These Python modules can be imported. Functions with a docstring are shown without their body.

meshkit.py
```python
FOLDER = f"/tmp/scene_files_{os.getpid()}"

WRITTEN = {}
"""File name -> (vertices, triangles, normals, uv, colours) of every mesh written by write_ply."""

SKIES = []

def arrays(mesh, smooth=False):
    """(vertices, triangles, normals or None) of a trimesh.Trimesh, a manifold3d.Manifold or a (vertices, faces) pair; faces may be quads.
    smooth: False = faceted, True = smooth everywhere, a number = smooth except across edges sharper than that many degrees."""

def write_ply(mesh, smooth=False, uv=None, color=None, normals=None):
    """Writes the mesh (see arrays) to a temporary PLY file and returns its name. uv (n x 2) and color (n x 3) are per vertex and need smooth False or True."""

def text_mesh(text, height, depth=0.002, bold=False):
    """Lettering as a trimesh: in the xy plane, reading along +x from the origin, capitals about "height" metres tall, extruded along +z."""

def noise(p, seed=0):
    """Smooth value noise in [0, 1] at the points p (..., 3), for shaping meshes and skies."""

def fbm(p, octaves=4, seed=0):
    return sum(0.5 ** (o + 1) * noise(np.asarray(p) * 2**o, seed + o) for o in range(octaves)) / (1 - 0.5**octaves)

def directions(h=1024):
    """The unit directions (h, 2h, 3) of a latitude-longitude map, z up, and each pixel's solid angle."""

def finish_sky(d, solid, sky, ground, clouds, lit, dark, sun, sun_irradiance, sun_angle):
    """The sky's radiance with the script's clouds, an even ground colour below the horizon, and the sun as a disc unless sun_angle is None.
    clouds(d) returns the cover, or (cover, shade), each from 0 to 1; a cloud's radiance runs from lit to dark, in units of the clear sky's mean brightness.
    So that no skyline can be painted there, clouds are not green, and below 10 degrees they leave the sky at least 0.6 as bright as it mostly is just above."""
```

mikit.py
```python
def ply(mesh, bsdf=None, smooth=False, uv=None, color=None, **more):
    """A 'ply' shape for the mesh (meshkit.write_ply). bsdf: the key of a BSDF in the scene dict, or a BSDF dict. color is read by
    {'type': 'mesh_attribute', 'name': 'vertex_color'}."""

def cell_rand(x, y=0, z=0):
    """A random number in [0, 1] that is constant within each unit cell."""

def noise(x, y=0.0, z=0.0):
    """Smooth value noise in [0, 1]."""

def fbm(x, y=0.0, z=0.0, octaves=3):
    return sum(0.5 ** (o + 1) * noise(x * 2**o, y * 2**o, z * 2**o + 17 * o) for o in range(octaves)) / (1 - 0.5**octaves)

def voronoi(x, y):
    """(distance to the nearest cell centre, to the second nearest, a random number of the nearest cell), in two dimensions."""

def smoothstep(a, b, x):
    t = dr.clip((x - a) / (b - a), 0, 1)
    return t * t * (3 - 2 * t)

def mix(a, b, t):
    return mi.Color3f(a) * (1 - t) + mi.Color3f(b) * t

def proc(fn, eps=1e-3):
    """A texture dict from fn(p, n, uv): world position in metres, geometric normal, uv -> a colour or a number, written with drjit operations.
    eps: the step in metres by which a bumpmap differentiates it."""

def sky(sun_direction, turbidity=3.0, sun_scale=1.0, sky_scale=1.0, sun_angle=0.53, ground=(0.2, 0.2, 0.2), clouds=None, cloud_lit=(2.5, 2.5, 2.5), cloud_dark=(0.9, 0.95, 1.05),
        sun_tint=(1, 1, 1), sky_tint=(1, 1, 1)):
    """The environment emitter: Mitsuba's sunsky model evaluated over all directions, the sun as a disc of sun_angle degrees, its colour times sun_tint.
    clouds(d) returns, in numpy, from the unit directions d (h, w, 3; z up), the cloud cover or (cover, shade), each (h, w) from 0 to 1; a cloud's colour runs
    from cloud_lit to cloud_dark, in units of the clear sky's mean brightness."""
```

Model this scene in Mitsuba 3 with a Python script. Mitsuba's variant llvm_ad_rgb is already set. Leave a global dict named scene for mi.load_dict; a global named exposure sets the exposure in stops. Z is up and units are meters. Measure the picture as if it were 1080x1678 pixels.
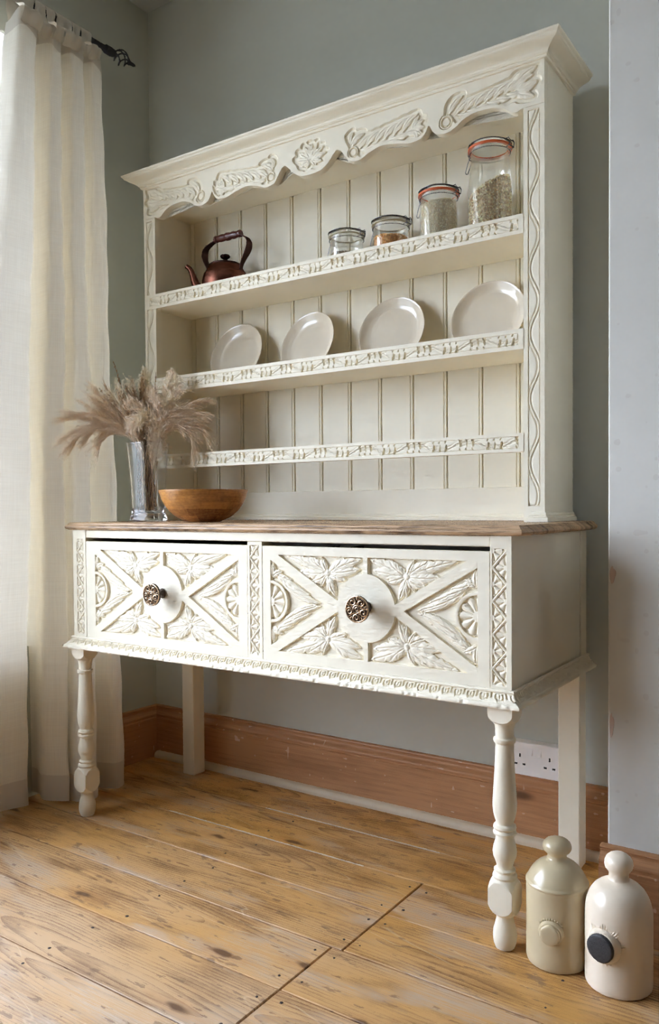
import math
import numpy as np, trimesh, drjit as dr, mitsuba as mi, mikit
import manifold3d as m3
from shapely.geometry import Polygon
from scipy import ndimage
from scipy.interpolate import CubicSpline, PchipInterpolator
from mikit import noise, fbm, cell_rand, voronoi, smoothstep, mix

T = mi.ScalarTransform4f
scene, labels = {}, {}
PI = math.pi

# ------------------------------------------------------------------ camera
CAM = np.array([1.8886, -1.4786, 0.8722])
_y, _p, _r = np.radians([34.2627, 1.4337, -0.4289])
FW = np.array([-np.sin(_y) * np.cos(_p), np.cos(_y) * np.cos(_p), -np.sin(_p)])
_rt = np.array([np.cos(_y), np.sin(_y), 0.0])
_up = np.cross(_rt, FW)
UP = _up * np.cos(_r) - _rt * np.sin(_r)
scene['camera'] = dict(type='perspective', fov=2 * math.degrees(math.atan(540 / 1320.416)), fov_axis='x', near_clip=0.02, far_clip=200.0,
                       principal_point_offset_y=-(865.217 - 839) / 1678,
                       to_world=T().look_at(origin=CAM.tolist(), target=(CAM + FW).tolist(), up=UP.tolist()))

# ------------------------------------------------------------------ light: an overcast sky through the window openings
def overcast(d):
    z = np.clip(d[..., 2], 0, 1)
    return np.full(z.shape, 1.0), 0.35 + 0.25 * np.sin(d[..., 0] * 3.1 + 1) * np.cos(d[..., 1] * 2.3)
scene['sky'] = mikit.sky((-0.6, -0.5, 0.6), turbidity=4.0, sun_scale=0.0, sky_scale=1.0, ground=(0.30, 0.30, 0.28), clouds=overcast,
                         cloud_lit=(2.05, 2.35, 2.86), cloud_dark=(1.37, 1.56, 1.91))
exposure = 6.12

# ------------------------------------------------------------------ helpers
def rgb(*c):
    return {'type': 'rgb', 'value': list(c)}

def pri(color, rough=0.5, **k):
    return dict(type='principled', base_color=color if isinstance(color, dict) else rgb(*color), roughness=rough, **k)

def mat(name, d):
    scene[name] = d
    return name

COUNT = {}
def key_of(parent, name):
    base = name if parent is None else parent + '__' + name
    n = COUNT.get(base, -1) + 1
    COUNT[base] = n
    return base if n == 0 else f'{base}_{n:03d}'

def add(name, mesh, bsdf, parent=None, smooth=False, label=None, cat=None, group=None, kind=None, uv=None, color=None, flip=None):
    k = key_of(parent, name)
    scene[k] = mikit.ply(mesh, bsdf, smooth=smooth, uv=uv, color=color)
    d = {}
    if label: d['label'] = label
    if cat: d['category'] = cat
    if group: d['group'] = group
    if kind: d['kind'] = kind
    if d: labels[k] = d
    return k

def thing(name, label, cat, group=None):
    k = key_of(None, name)
    labels[k] = {'label': label, 'category': cat}
    if group: labels[k]['group'] = group
    return k

def cat_(ms):
    return trimesh.util.concatenate(list(ms))

def box(x0, x1, y0, y1, z0, z1, bev=0.0):
    """box with chamfered edges"""
    if bev <= 0:
        m = trimesh.creation.box(extents=(x1 - x0, y1 - y0, z1 - z0))
        m.apply_translation(((x0 + x1) / 2, (y0 + y1) / 2, (z0 + z1) / 2))
        return m
    pts = []
    for x, sx in ((x0, 1), (x1, -1)):
        for y, sy in ((y0, 1), (y1, -1)):
            for z, sz in ((z0, 1), (z1, -1)):
                pts += [(x, y + sy * bev, z + sz * bev), (x + sx * bev, y, z + sz * bev), (x + sx * bev, y + sy * bev, z)]
    return trimesh.convex.convex_hull(np.array(pts))

def lathe(prof, n=48, center=(0, 0, 0), caps=False):
    """prof: list of (r,z) running so that the outside is on the right hand of an upward run"""
    prof = np.array(prof, float)
    a = np.arange(n) * 2 * PI / n
    v = np.stack([prof[:, None, 0] * np.cos(a), prof[:, None, 0] * np.sin(a), np.repeat(prof[:, None, 1], n, 1)], -1).reshape(-1, 3)
    i, j = np.meshgrid(np.arange(len(prof) - 1), np.arange(n), indexing='ij')
    q = np.stack([i * n + j, i * n + (j + 1) % n, (i + 1) * n + (j + 1) % n, (i + 1) * n + j], -1).reshape(-1, 4)
    f = np.vstack([q[:, [0, 1, 2]], q[:, [0, 2, 3]]])
    m = trimesh.Trimesh(v, f, process=False)
    ok = m.area_faces > 1e-12
    m.update_faces(ok)
    m.merge_vertices()
    m.apply_translation(center)
    return m

def smooth_prof(pts, n=60):
    """monotone-z profile through (r,z) points, rounded"""
    p = np.array(pts, float)
    d = np.r_[0, np.cumsum(np.linalg.norm(np.diff(p, axis=0), axis=1))]
    t = np.linspace(0, d[-1], n)
    return np.stack([PchipInterpolator(d, p[:, 0])(t), PchipInterpolator(d, p[:, 1])(t)], 1)

def tube(path, rad, n=8, closed=False):
    p = np.asarray(path, float)
    t = np.gradient(p, axis=0) if not closed else (np.roll(p, -1, 0) - np.roll(p, 1, 0))
    t /= np.linalg.norm(t, axis=1, keepdims=True) + 1e-12
    a = np.zeros_like(p)
    ref = np.array([0.13, 0.31, 0.94]) if abs(t[0] @ [0.13, 0.31, 0.94]) < 0.9 else np.array([1.0, 0, 0])
    for i in range(len(p)):
        ref = ref - t[i] * (ref @ t[i]); ref /= np.linalg.norm(ref) + 1e-12
        a[i] = ref
    b = np.cross(t, a)
    ang = np.arange(n) * 2 * PI / n
    r = np.broadcast_to(rad, (len(p),))[:, None, None]
    v = (p[:, None] + r * (np.cos(ang)[None, :, None] * a[:, None] + np.sin(ang)[None, :, None] * b[:, None])).reshape(-1, 3)
    m = len(p)
    rows = m if closed else m - 1
    i, j = np.meshgrid(np.arange(rows), np.arange(n), indexing='ij')
    i2 = (i + 1) % m
    q = np.stack([i * n + j, i * n + (j + 1) % n, i2 * n + (j + 1) % n, i2 * n + j], -1).reshape(-1, 4)
    f = [q[:, [0, 1, 2]], q[:, [0, 2, 3]]]
    if not closed:
        v = np.vstack([v, p[:1], p[-1:]])
        j = np.arange(n)
        f += [np.stack([(j + 1) % n, j, j * 0 + m * n], 1), np.stack([(m - 1) * n + j, (m - 1) * n + (j + 1) % n, j * 0 + m * n + 1], 1)]
    return trimesh.Trimesh(v, np.vstack(f), process=False)

def spline(pts, n=24):
    p = np.array(pts, float)
    d = np.r_[0, np.cumsum(np.linalg.norm(np.diff(p, axis=0), axis=1))]
    return CubicSpline(d, p)(np.linspace(0, d[-1], n))

def extrude(poly2d, axis, a, b):
    """extrude a polygon along a world axis; its coordinates are the two other axes: x -> (y,z), y -> (x,z), z -> (x,y)"""
    m = trimesh.creation.extrude_polygon(Polygon(poly2d).buffer(0), abs(b - a))
    v = m.vertices.copy()
    lo = min(a, b)
    if axis == 'x': w = np.stack([v[:, 2] + lo, v[:, 0], v[:, 1]], 1)
    elif axis == 'y': w = np.stack([v[:, 0], v[:, 2] + lo, v[:, 1]], 1)
    else: w = np.stack([v[:, 0], v[:, 1], v[:, 2] + lo], 1)
    m = trimesh.Trimesh(w, m.faces if axis != 'y' else m.faces[:, ::-1], process=False)
    return m

def grid_faces(nu, nv):
    i, j = np.meshgrid(np.arange(nu - 1), np.arange(nv - 1), indexing='ij')
    q = np.stack([i * nv + j, (i + 1) * nv + j, (i + 1) * nv + j + 1, i * nv + j + 1], -1).reshape(-1, 4)
    return np.vstack([q[:, [0, 1, 2]], q[:, [0, 2, 3]]])

def relief(X, Z, H, yfront, yback):
    """a closed slab whose front (towards -y) is carved: X,Z,H are (nx,nz) arrays, H the height towards the viewer"""
    nx, nz = X.shape
    front = np.stack([X, yfront - H, Z], -1).reshape(-1, 3)
    f = grid_faces(nx, nz)          # normal: x cross z = -y : towards the viewer
    loop = np.r_[np.arange(nx) * nz, (nx - 1) * nz + np.arange(1, nz), (np.arange(nx - 2, -1, -1)) * nz + nz - 1, np.arange(nz - 2, 0, -1)]
    back = front[loop].copy(); back[:, 1] = yback
    n0 = len(front); L = len(loop); k = np.arange(L)
    side = np.vstack([np.stack([loop[(k + 1) % L], loop, n0 + k], 1), np.stack([loop[(k + 1) % L], n0 + k, n0 + (k + 1) % L], 1)])
    c = len(front) + L
    bk = np.stack([n0 + (k + 1) % L, n0 + k, k * 0 + c], 1)
    v = np.vstack([front, back, back.mean(0)[None]])
    return trimesh.Trimesh(v, np.vstack([f, side, bk]), process=False)

class Carve:
    """a height map in panel coordinates (metres), filled with carved leaves"""
    def __init__(s, X, Z, floor):
        s.X, s.Z = X, Z
        s.H = np.full(X.shape, -floor); s.floor = floor
        s.leafmask = np.zeros(X.shape, bool)
    def flat(s, m, h=0.0):
        s.H[m] = np.maximum(s.H[m], h)
    def leaf(s, b, t, w, curve=0.0, lobes=4, h=None, vein=True):
        b, t = np.array(b, float), np.array(t, float)
        L = np.linalg.norm(t - b); d = (t - b) / L
        px, pz = s.X - b[0], s.Z - b[1]
        u = (px * d[0] + pz * d[1]) / L
        sl = (-px * d[1] + pz * d[0]) - curve * 4 * u * (1 - u)
        ok = (u > 0.0) & (u < 1.0)
        uc = np.clip(u, 1e-4, 1 - 1e-4)
        a = np.abs(sl)
        ww = w * np.sin(PI * uc ** 0.8) ** 0.65
        ph = uc * lobes - a / max(w, 1e-6) * 0.7
        ww = 1.08 * ww * (1 - 0.20 * (ph - np.floor(ph)) ** 2 * (uc > 0.15))
        ins = ok & (a < ww)
        q = np.clip(a / np.maximum(ww, 1e-6), 0, 1)
        top = s.floor * 0.98 if h is None else h
        z = -s.floor + top * (0.45 + 0.55 * np.sqrt(np.clip(1 - q ** 2, 0, 1))) * (0.62 + 0.38 * np.sin(PI * uc))
        z -= 0.10 * s.floor * np.maximum(0, np.sin((uc * lobes - a / max(w, 1e-6) * 0.7) * 2 * PI * 1.0)) * (q > 0.15)
        if vein: z -= 0.30 * s.floor * np.exp(-(sl / 0.0011) ** 2) * (uc < 0.9)
        s.H[ins] = np.maximum(s.H[ins], z[ins])
        s.leafmask |= ins
    def dome(s, c, r, h):
        q = np.hypot(s.X - c[0], s.Z - c[1]) / r
        m = q < 1
        s.H[m] = np.maximum(s.H[m], (-s.floor + h * np.sqrt(np.clip(1 - q ** 2, 0, 1)) ** 0.7)[m])
    def groove(s, pts, w, depth):
        p = np.array(pts, float)
        D = np.full(s.X.shape, 9.0)
        for a, b in zip(p[:-1], p[1:]):
            lo = np.minimum(a, b) - 3 * w; hi = np.maximum(a, b) + 3 * w
            ix = np.where((s.X[:, 0] >= lo[0]) & (s.X[:, 0] <= hi[0]))[0]
            if not len(ix): continue
            sl = slice(ix[0], ix[-1] + 1)
            ab = b - a
            t = np.clip(((s.X[sl] - a[0]) * ab[0] + (s.Z[sl] - a[1]) * ab[1]) / (ab @ ab + 1e-12), 0, 1)
            D[sl] = np.minimum(D[sl], np.hypot(s.X[sl] - a[0] - t * ab[0], s.Z[sl] - a[1] - t * ab[1]))
        s.H -= depth * np.clip(1 - D / w, 0, 1)
    def punch(s, c, d, ln, w, depth):
        d = np.array(d, float); d /= np.linalg.norm(d)
        r = ln * 1.2
        ix = np.where(np.abs(s.X[:, 0] - c[0]) < r)[0]
        if not len(ix): return
        sl = slice(ix[0], ix[-1] + 1)
        px, pz = s.X[sl] - c[0], s.Z[sl] - c[1]
        u = (px * d[0] + pz * d[1]) / ln; v = (-px * d[1] + pz * d[0]) / w
        q = u ** 2 + v ** 2 * (1 + 1.2 * (u + 0.5))
        s.H[sl] -= depth * np.clip(1.15 - q, 0, 1) ** 0.6 * (q < 1.15)

def panel_grid(x0, x1, z0, z1, step):
    x = np.linspace(x0, x1, int(round((x1 - x0) / step)) + 1)
    z = np.linspace(z0, z1, int(round((z1 - z0) / step)) + 1)
    return np.meshgrid(x, z, indexing='ij')

# ------------------------------------------------------------------ materials
def paint_col(base, worn, seed, amount=0.6):
    def fn(p, n, uv):
        a = fbm(p.x * 9 + seed, p.y * 9, p.z * 9, 3)
        brush = noise(p.x * 40, p.y * 40 + seed, p.z * 230) * 0.5 + noise(p.x * 230, p.y * 60, p.z * 40 + seed) * 0.5
        t = dr.clip((a - 0.5) * amount + (brush - 0.5) * 0.12 + 0.4, 0, 1)
        return mix(base, worn, t)
    return fn

mat('m_paint', pri(mikit.proc(paint_col((0.785, 0.728, 0.590), (0.725, 0.660, 0.515), 3.0)), 0.55, specular=0.35))
def wall_col(p, n, uv):
    a = fbm(p.x * 3, p.y * 3, p.z * 3, 3)
    b = noise(p.x * 60, p.y * 60, p.z * 60)
    return mix((0.475, 0.475, 0.405), (0.525, 0.525, 0.455), a * 0.8 + b * 0.2)
mat('m_wall', pri(mikit.proc(wall_col), 0.75, specular=0.2))
def breast_col(p, n, uv):
    a = fbm(p.x * 4 + 5, p.y * 4, p.z * 4, 3)
    spots = smoothstep(0.80, 0.86, noise(p.x * 55, p.y * 55, p.z * 55))
    return mix(mix((0.60, 0.585, 0.535), (0.655, 0.64, 0.59), a), (0.50, 0.46, 0.41), spots * 0.35)
mat('m_breast', pri(mikit.proc(breast_col), 0.6, specular=0.3))
mat('m_far', pri((0.05, 0.047, 0.043), 0.8, specular=0.2))  # unseen room walls, made near-black so they bounce little light
mat('m_ceiling', pri((0.46, 0.45, 0.41), 0.8, specular=0.2))
mat('m_white', pri((0.80, 0.80, 0.78), 0.4))
mat('m_plaster', pri((0.56, 0.43, 0.36), 0.85, specular=0.1))

def floor_col(p, n, uv):
    # uv.x: metres along the board + a random start + 100 * tone; uv.y: number of the board + metres across it
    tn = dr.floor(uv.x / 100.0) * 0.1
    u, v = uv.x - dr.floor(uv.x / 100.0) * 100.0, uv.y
    k = dr.floor(v); w = v - k
    r0 = cell_rand(k, 3)
    warp = 0.05 * (fbm(u * 1.6, k * 7.1, 0.0, 3) - 0.5) + 0.004 * (noise(u * 11, w * 60, k) - 0.5)
    c = w - 0.085 + warp + (r0 - 0.5) * 0.11
    dp = 0.001 + 0.085 * noise(u * 1.1 + 3, k * 3.3)
    r = dr.sqrt(c * c + dp * dp)
    ph = r * 150 + 1.3 * noise(u * 4, w * 30, k)
    ring = ph - dr.floor(ph)
    ring = ring * ring * ring
    fine = noise(u * 18, w * 1000, k) * 0.55 + noise(u * 70, w * 2100, k) * 0.45
    blot = fbm(u * 9, w * 26, k, 4)
    blot2 = fbm(u * 3.1 + 9, w * 9, k + 40, 4)
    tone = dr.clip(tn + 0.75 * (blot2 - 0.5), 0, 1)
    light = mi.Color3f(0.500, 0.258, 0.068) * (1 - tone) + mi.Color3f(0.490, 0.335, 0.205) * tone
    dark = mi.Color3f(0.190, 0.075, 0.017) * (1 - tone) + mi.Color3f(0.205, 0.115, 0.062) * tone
    t = dr.clip(0.62 * ring * smoothstep(0.25, 0.65, blot2 + 0.1) + 0.85 * (fine - 0.38) + 1.3 * (blot - 0.50), 0, 1)
    col = light * (1 - t) + dark * t
    worn = smoothstep(0.50, 0.70, fbm(u * 4.5 + 20, w * 16, k + 7, 4)) * smoothstep(0.30, 0.70, 0.5 * fine + 0.5 * blot)
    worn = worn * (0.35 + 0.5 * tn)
    col = col * (1 - worn) + mi.Color3f(0.55, 0.445, 0.345) * worn
    # knots
    d1, d2, q = voronoi(u * 2.2 + k * 5.3, w * 8.0 + k * 2.7)
    on = dr.select(q > 0.60, 1.0, 0.0)
    d1 = d1 + 0.05 * noise(u * 60, w * 60)
    kn = smoothstep(0.115, 0.05, d1) * on
    halo = smoothstep(0.26, 0.06, d1) * on
    col = col * (1 - halo * 0.35) + mi.Color3f(0.33, 0.14, 0.04) * (halo * 0.35)
    col = col * (1 - kn * 0.85) + mi.Color3f(0.085, 0.038, 0.018) * (kn * 0.85)
    # scratches and small dark marks
    sc = smoothstep(0.025, 0.0, dr.abs(noise(u * 6 + w * 30, w * 8 - u * 2, k + 3) - 0.5)) * smoothstep(0.6, 0.75, noise(u * 4, w * 20, k + 9))
    col = col * (1 - sc * 0.30) + mi.Color3f(0.66, 0.52, 0.36) * (sc * 0.30)
    st = smoothstep(0.70, 0.76, fbm(u * 26 + 31, w * 110, k + 13, 5))
    col = col * (1 - st * 0.55) + mi.Color3f(0.15, 0.08, 0.045) * (st * 0.55)
    return col
def floor_rough(p, n, uv):
    return 0.36 + 0.30 * fbm(uv.x * 5, uv.y * 18, 0.0, 3)
mat('m_floor', pri(mikit.proc(floor_col), mikit.proc(floor_rough), specular=0.4))
mat('m_gap', pri((0.05, 0.035, 0.025), 0.9, specular=0.1))
mat('m_nail', pri((0.05, 0.035, 0.03), 0.6, metallic=0.5))

def pine_col(p, n, uv):
    u, w = uv.x, uv.y
    warp = 0.05 * (fbm(u * 1.1, 3.0, 0.0, 2) - 0.5)
    c = w + warp
    ring = 0.5 + 0.5 * dr.sin(c * 2 * PI * 60 + 3 * noise(u * 2, w * 15))
    fine = noise(u * 20, w * 700) * 0.6 + noise(u * 50, w * 1500) * 0.4
    blot = fbm(u * 5, w * 12, 3.0, 3)
    t = dr.clip(0.13 * ring * ring + 0.45 * (fine - 0.4) + 0.9 * (blot - 0.42), 0, 1)
    col = mix((0.46, 0.235, 0.108), (0.22, 0.088, 0.034), t)
    d1, d2, q = voronoi(u * 2.6, w * 7.0 + 0.4)
    kn = smoothstep(0.12, 0.03, d1) * dr.select(q > 0.5, 1.0, 0.0)
    halo = smoothstep(0.32, 0.06, d1) * dr.select(q > 0.5, 1.0, 0.0)
    col = col * (1 - halo * 0.35) + mi.Color3f(0.26, 0.09, 0.03) * (halo * 0.35)
    col = col * (1 - kn * 0.8) + mi.Color3f(0.07, 0.03, 0.015) * (kn * 0.8)
    chip = smoothstep(0.93, 0.96, noise(u * 60, w * 80))
    return col * (1 - chip * 0.6) + mi.Color3f(0.66, 0.50, 0.40) * (chip * 0.6)
mat('m_pine', pri(mikit.proc(pine_col), 0.45, specular=0.4))
mat('m_strip', pri((0.56, 0.47, 0.34), 0.6))

def oak_col(p, n, uv):
    u, w = p.x, p.y * 1.0 + p.z * 1.3
    fine = noise(u * 22, w * 300, 1.0) * 0.6 + noise(u * 60, w * 700, 5.0) * 0.4
    band = fbm(u * 3, w * 60, 2.0, 3)
    t = dr.clip(1.9 * (fine - 0.38) + 1.2 * (band - 0.5), 0, 1)
    return mix((0.47, 0.305, 0.175), (0.060, 0.028, 0.013), t)
mat('m_oak', pri(mikit.proc(oak_col), 0.42, specular=0.4))

def bowl_col(p, n, uv):
    ang = uv.x; z = uv.y
    band = dr.floor(z * 5.0)
    blk = dr.floor(ang * 9 + band * 0.37)
    r = cell_rand(blk, band, 5)
    fine = noise(ang * 30, z * 90, band * 3) * 0.5 + noise(ang * 120, z * 20, blk) * 0.5
    t = dr.clip(1.05 * r - 0.1 + 0.8 * (fine - 0.4), 0, 1)
    return mix((0.46, 0.20, 0.048), (0.20, 0.066, 0.014), t)
mat('m_bowl', pri(mikit.proc(bowl_col), 0.28, specular=0.5, clearcoat=0.4, clearcoat_gloss=0.9))

mat('m_linen', dict(type='principledthin', base_color=mikit.proc(lambda p, n, uv: mix((0.80, 0.755, 0.66), (0.73, 0.68, 0.585), 0.5 * noise(uv.x * 420, uv.y * 14) + 0.5 * noise(uv.x * 14, uv.y * 480))), roughness=0.9, diff_trans=0.20, spec_trans=0.0, eta=1.3))
mat('m_hem', dict(type='principledthin', base_color=rgb(0.62, 0.57, 0.49), roughness=0.9, diff_trans=0.03, spec_trans=0.0, eta=1.3))
mat('m_iron', pri((0.022, 0.020, 0.022), 0.45, metallic=0.3, specular=0.5))
mat('m_glass', dict(type='dielectric', int_ior=1.5, ext_ior=1.0))
mat('m_pane', dict(type='thindielectric', int_ior=1.5))
mat('m_jarglass', dict(type='thindielectric', int_ior=1.55, specular_transmittance=rgb(0.97, 0.975, 0.965)))
mat('m_rubber', pri((0.62, 0.12, 0.035), 0.45))
mat('m_rubber_pale', pri((0.50, 0.45, 0.30), 0.5))
mat('m_wire', dict(type='roughconductor', material='Cr', alpha=0.25, specular_reflectance=rgb(0.16, 0.16, 0.17)))
mat('m_vcol', pri({'type': 'mesh_attribute', 'name': 'vertex_color'}, 0.8, specular=0.2))
mat('m_plate', pri(mikit.proc(lambda p, n, uv: mix((0.66, 0.58, 0.455), (0.57, 0.495, 0.39), fbm(p.x * 14, p.y * 14, p.z * 14, 3))), 0.10, specular=0.5, clearcoat=0.6, clearcoat_gloss=0.97))
mat('m_copper', dict(type='roughconductor', alpha=0.16, material='Cu', specular_reflectance=mikit.proc(lambda p, n, uv: mix((0.26, 0.16, 0.13), (0.10, 0.055, 0.045), fbm(p.x * 30, p.y * 30, p.z * 30, 3)))))
mat('m_darkmetal', dict(type='roughconductor', alpha=0.25, material='Cu', specular_reflectance=rgb(0.055, 0.042, 0.042)))
mat('m_grip', pri((0.085, 0.022, 0.016), 0.25, specular=0.5))
mat('m_brass', pri((0.60, 0.44, 0.29), 0.30, metallic=1.0))
mat('m_bronze', pri((0.045, 0.026, 0.014), 0.5, metallic=0.2))
mat('m_stone1', pri(mikit.proc(lambda p, n, uv: mix((0.47, 0.385, 0.235), (0.55, 0.46, 0.30), fbm(p.x * 20, p.y * 20, p.z * 14, 4))), 0.22, specular=0.5, clearcoat=0.5, clearcoat_gloss=0.92))
mat('m_stone2', pri(mikit.proc(lambda p, n, uv: mix((0.74, 0.655, 0.53), (0.66, 0.56, 0.43), fbm(p.x * 16, p.y * 16, p.z * 12, 4))), 0.22, specular=0.5, clearcoat=0.5, clearcoat_gloss=0.92))
mat('m_black', pri(mikit.proc(lambda p, n, uv: mix((0.012, 0.012, 0.013), (0.05, 0.05, 0.052), noise(p.x * 900, p.y * 900, p.z * 900))), 0.5, specular=0.4))
mat('m_plastic', pri((0.80, 0.78, 0.76), 0.3))
mat('m_plastic_grey', pri((0.40, 0.40, 0.385), 0.5))
mat('m_hole', pri((0.01, 0.01, 0.01), 0.8))

# ------------------------------------------------------------------ the room
XL, YB, ZC = -0.238, 0.537, 2.606          # left wall plane, back wall plane, ceiling
XR, YF = 3.3, -3.6                          # the rest of the room
BRX, BRY = 1.435, 0.193                     # chimney breast corner
def struct(name, mesh, m, parent=None, label=None, **k):
    return add(name, mesh, m, parent, label=label, kind=None if parent else 'structure', **k)

# floor: a dark sub-floor under individual planks
fl = struct('floor', box(-0.9, XR + 0.1, YF - 0.1, YB + 0.1, -0.06, -0.022), 'm_gap', label='old varnished pine floorboards running along the back wall')
rng = np.random.default_rng(7)
pid = 0
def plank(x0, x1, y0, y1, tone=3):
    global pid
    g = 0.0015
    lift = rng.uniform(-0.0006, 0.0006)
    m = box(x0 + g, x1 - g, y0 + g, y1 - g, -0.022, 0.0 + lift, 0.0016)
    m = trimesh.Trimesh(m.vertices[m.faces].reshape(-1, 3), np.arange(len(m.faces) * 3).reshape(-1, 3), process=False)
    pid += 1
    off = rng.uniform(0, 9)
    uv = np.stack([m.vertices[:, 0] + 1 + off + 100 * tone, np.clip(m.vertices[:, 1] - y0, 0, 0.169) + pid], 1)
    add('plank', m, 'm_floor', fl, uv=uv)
rows = [(0.337 + 0.17 * 0, 0.508, [])] + [(0.337 - 0.17 * (k + 1), 0.337 - 0.17 * k, []) for k in range(0, 8)]
joints = {0: [2.1], 1: [1.75], 2: [1.022, 2.6], 3: [1.022, 2.2], 4: [0.998, 2.5], 5: [0.998, 1.9], 6: [0.3, 2.3], 7: [1.4], 8: [0.6, 2.0]}
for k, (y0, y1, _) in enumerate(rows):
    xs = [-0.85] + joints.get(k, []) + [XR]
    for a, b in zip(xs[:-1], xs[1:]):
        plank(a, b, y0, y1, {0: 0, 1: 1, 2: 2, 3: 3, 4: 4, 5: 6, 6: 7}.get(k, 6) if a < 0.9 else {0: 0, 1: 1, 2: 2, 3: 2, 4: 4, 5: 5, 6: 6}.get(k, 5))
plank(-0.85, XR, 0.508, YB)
y = 0.337 - 0.17 * 8
while y > YF:                                # behind the camera: wide boards
    plank(-0.85, XR, max(y - 0.34, YF), y)
    y -= 0.34

# pale filler squeezed out of two seams
for (ys_, x0_, x1_) in ((0.167, 0.20, 0.86), (0.337, 0.42, 0.98)):
    xx = np.linspace(x0_, x1_, 90)
    hw_ = 0.0011 + 0.0010 * np.clip(np.random.default_rng(int(ys_ * 100)).normal(size=90), -0.6, 1.2)
    add('seam_filler', extrude(np.vstack([np.stack([xx, ys_ + hw_], 1), np.stack([xx, ys_ - hw_], 1)[::-1]]), 'z', -0.01, 0.0009), 'm_strip', fl, label='pale filler in a board seam')
# nails in the boards near the joints and on the joist lines
nv = []
for k, (y0, y1, _) in enumerate(rows[:8]):
    for x in joints.get(k, []):
        for s in (-0.022, 0.024):
            for yy in (y0 + 0.035, y1 - 0.035):
                nv.append((x + s + rng.uniform(-.006, .006), yy + rng.uniform(-.008, .008)))
    for x in (0.55, 1.42):
        for yy in (y0 + 0.035, y1 - 0.04):
            nv.append((x + rng.uniform(-.02, .02), yy + rng.uniform(-.01, .01)))
for (x, yy) in nv:
    if x > 2: continue
    r = rng.uniform(0.0024, 0.0036)
    add('nail', lathe([(0, 0.0012), (r * .7, 0.0011), (r, 0.0004), (r, -0.004)][::-1], 10, (x, yy, 0)), 'm_nail', fl)

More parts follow.
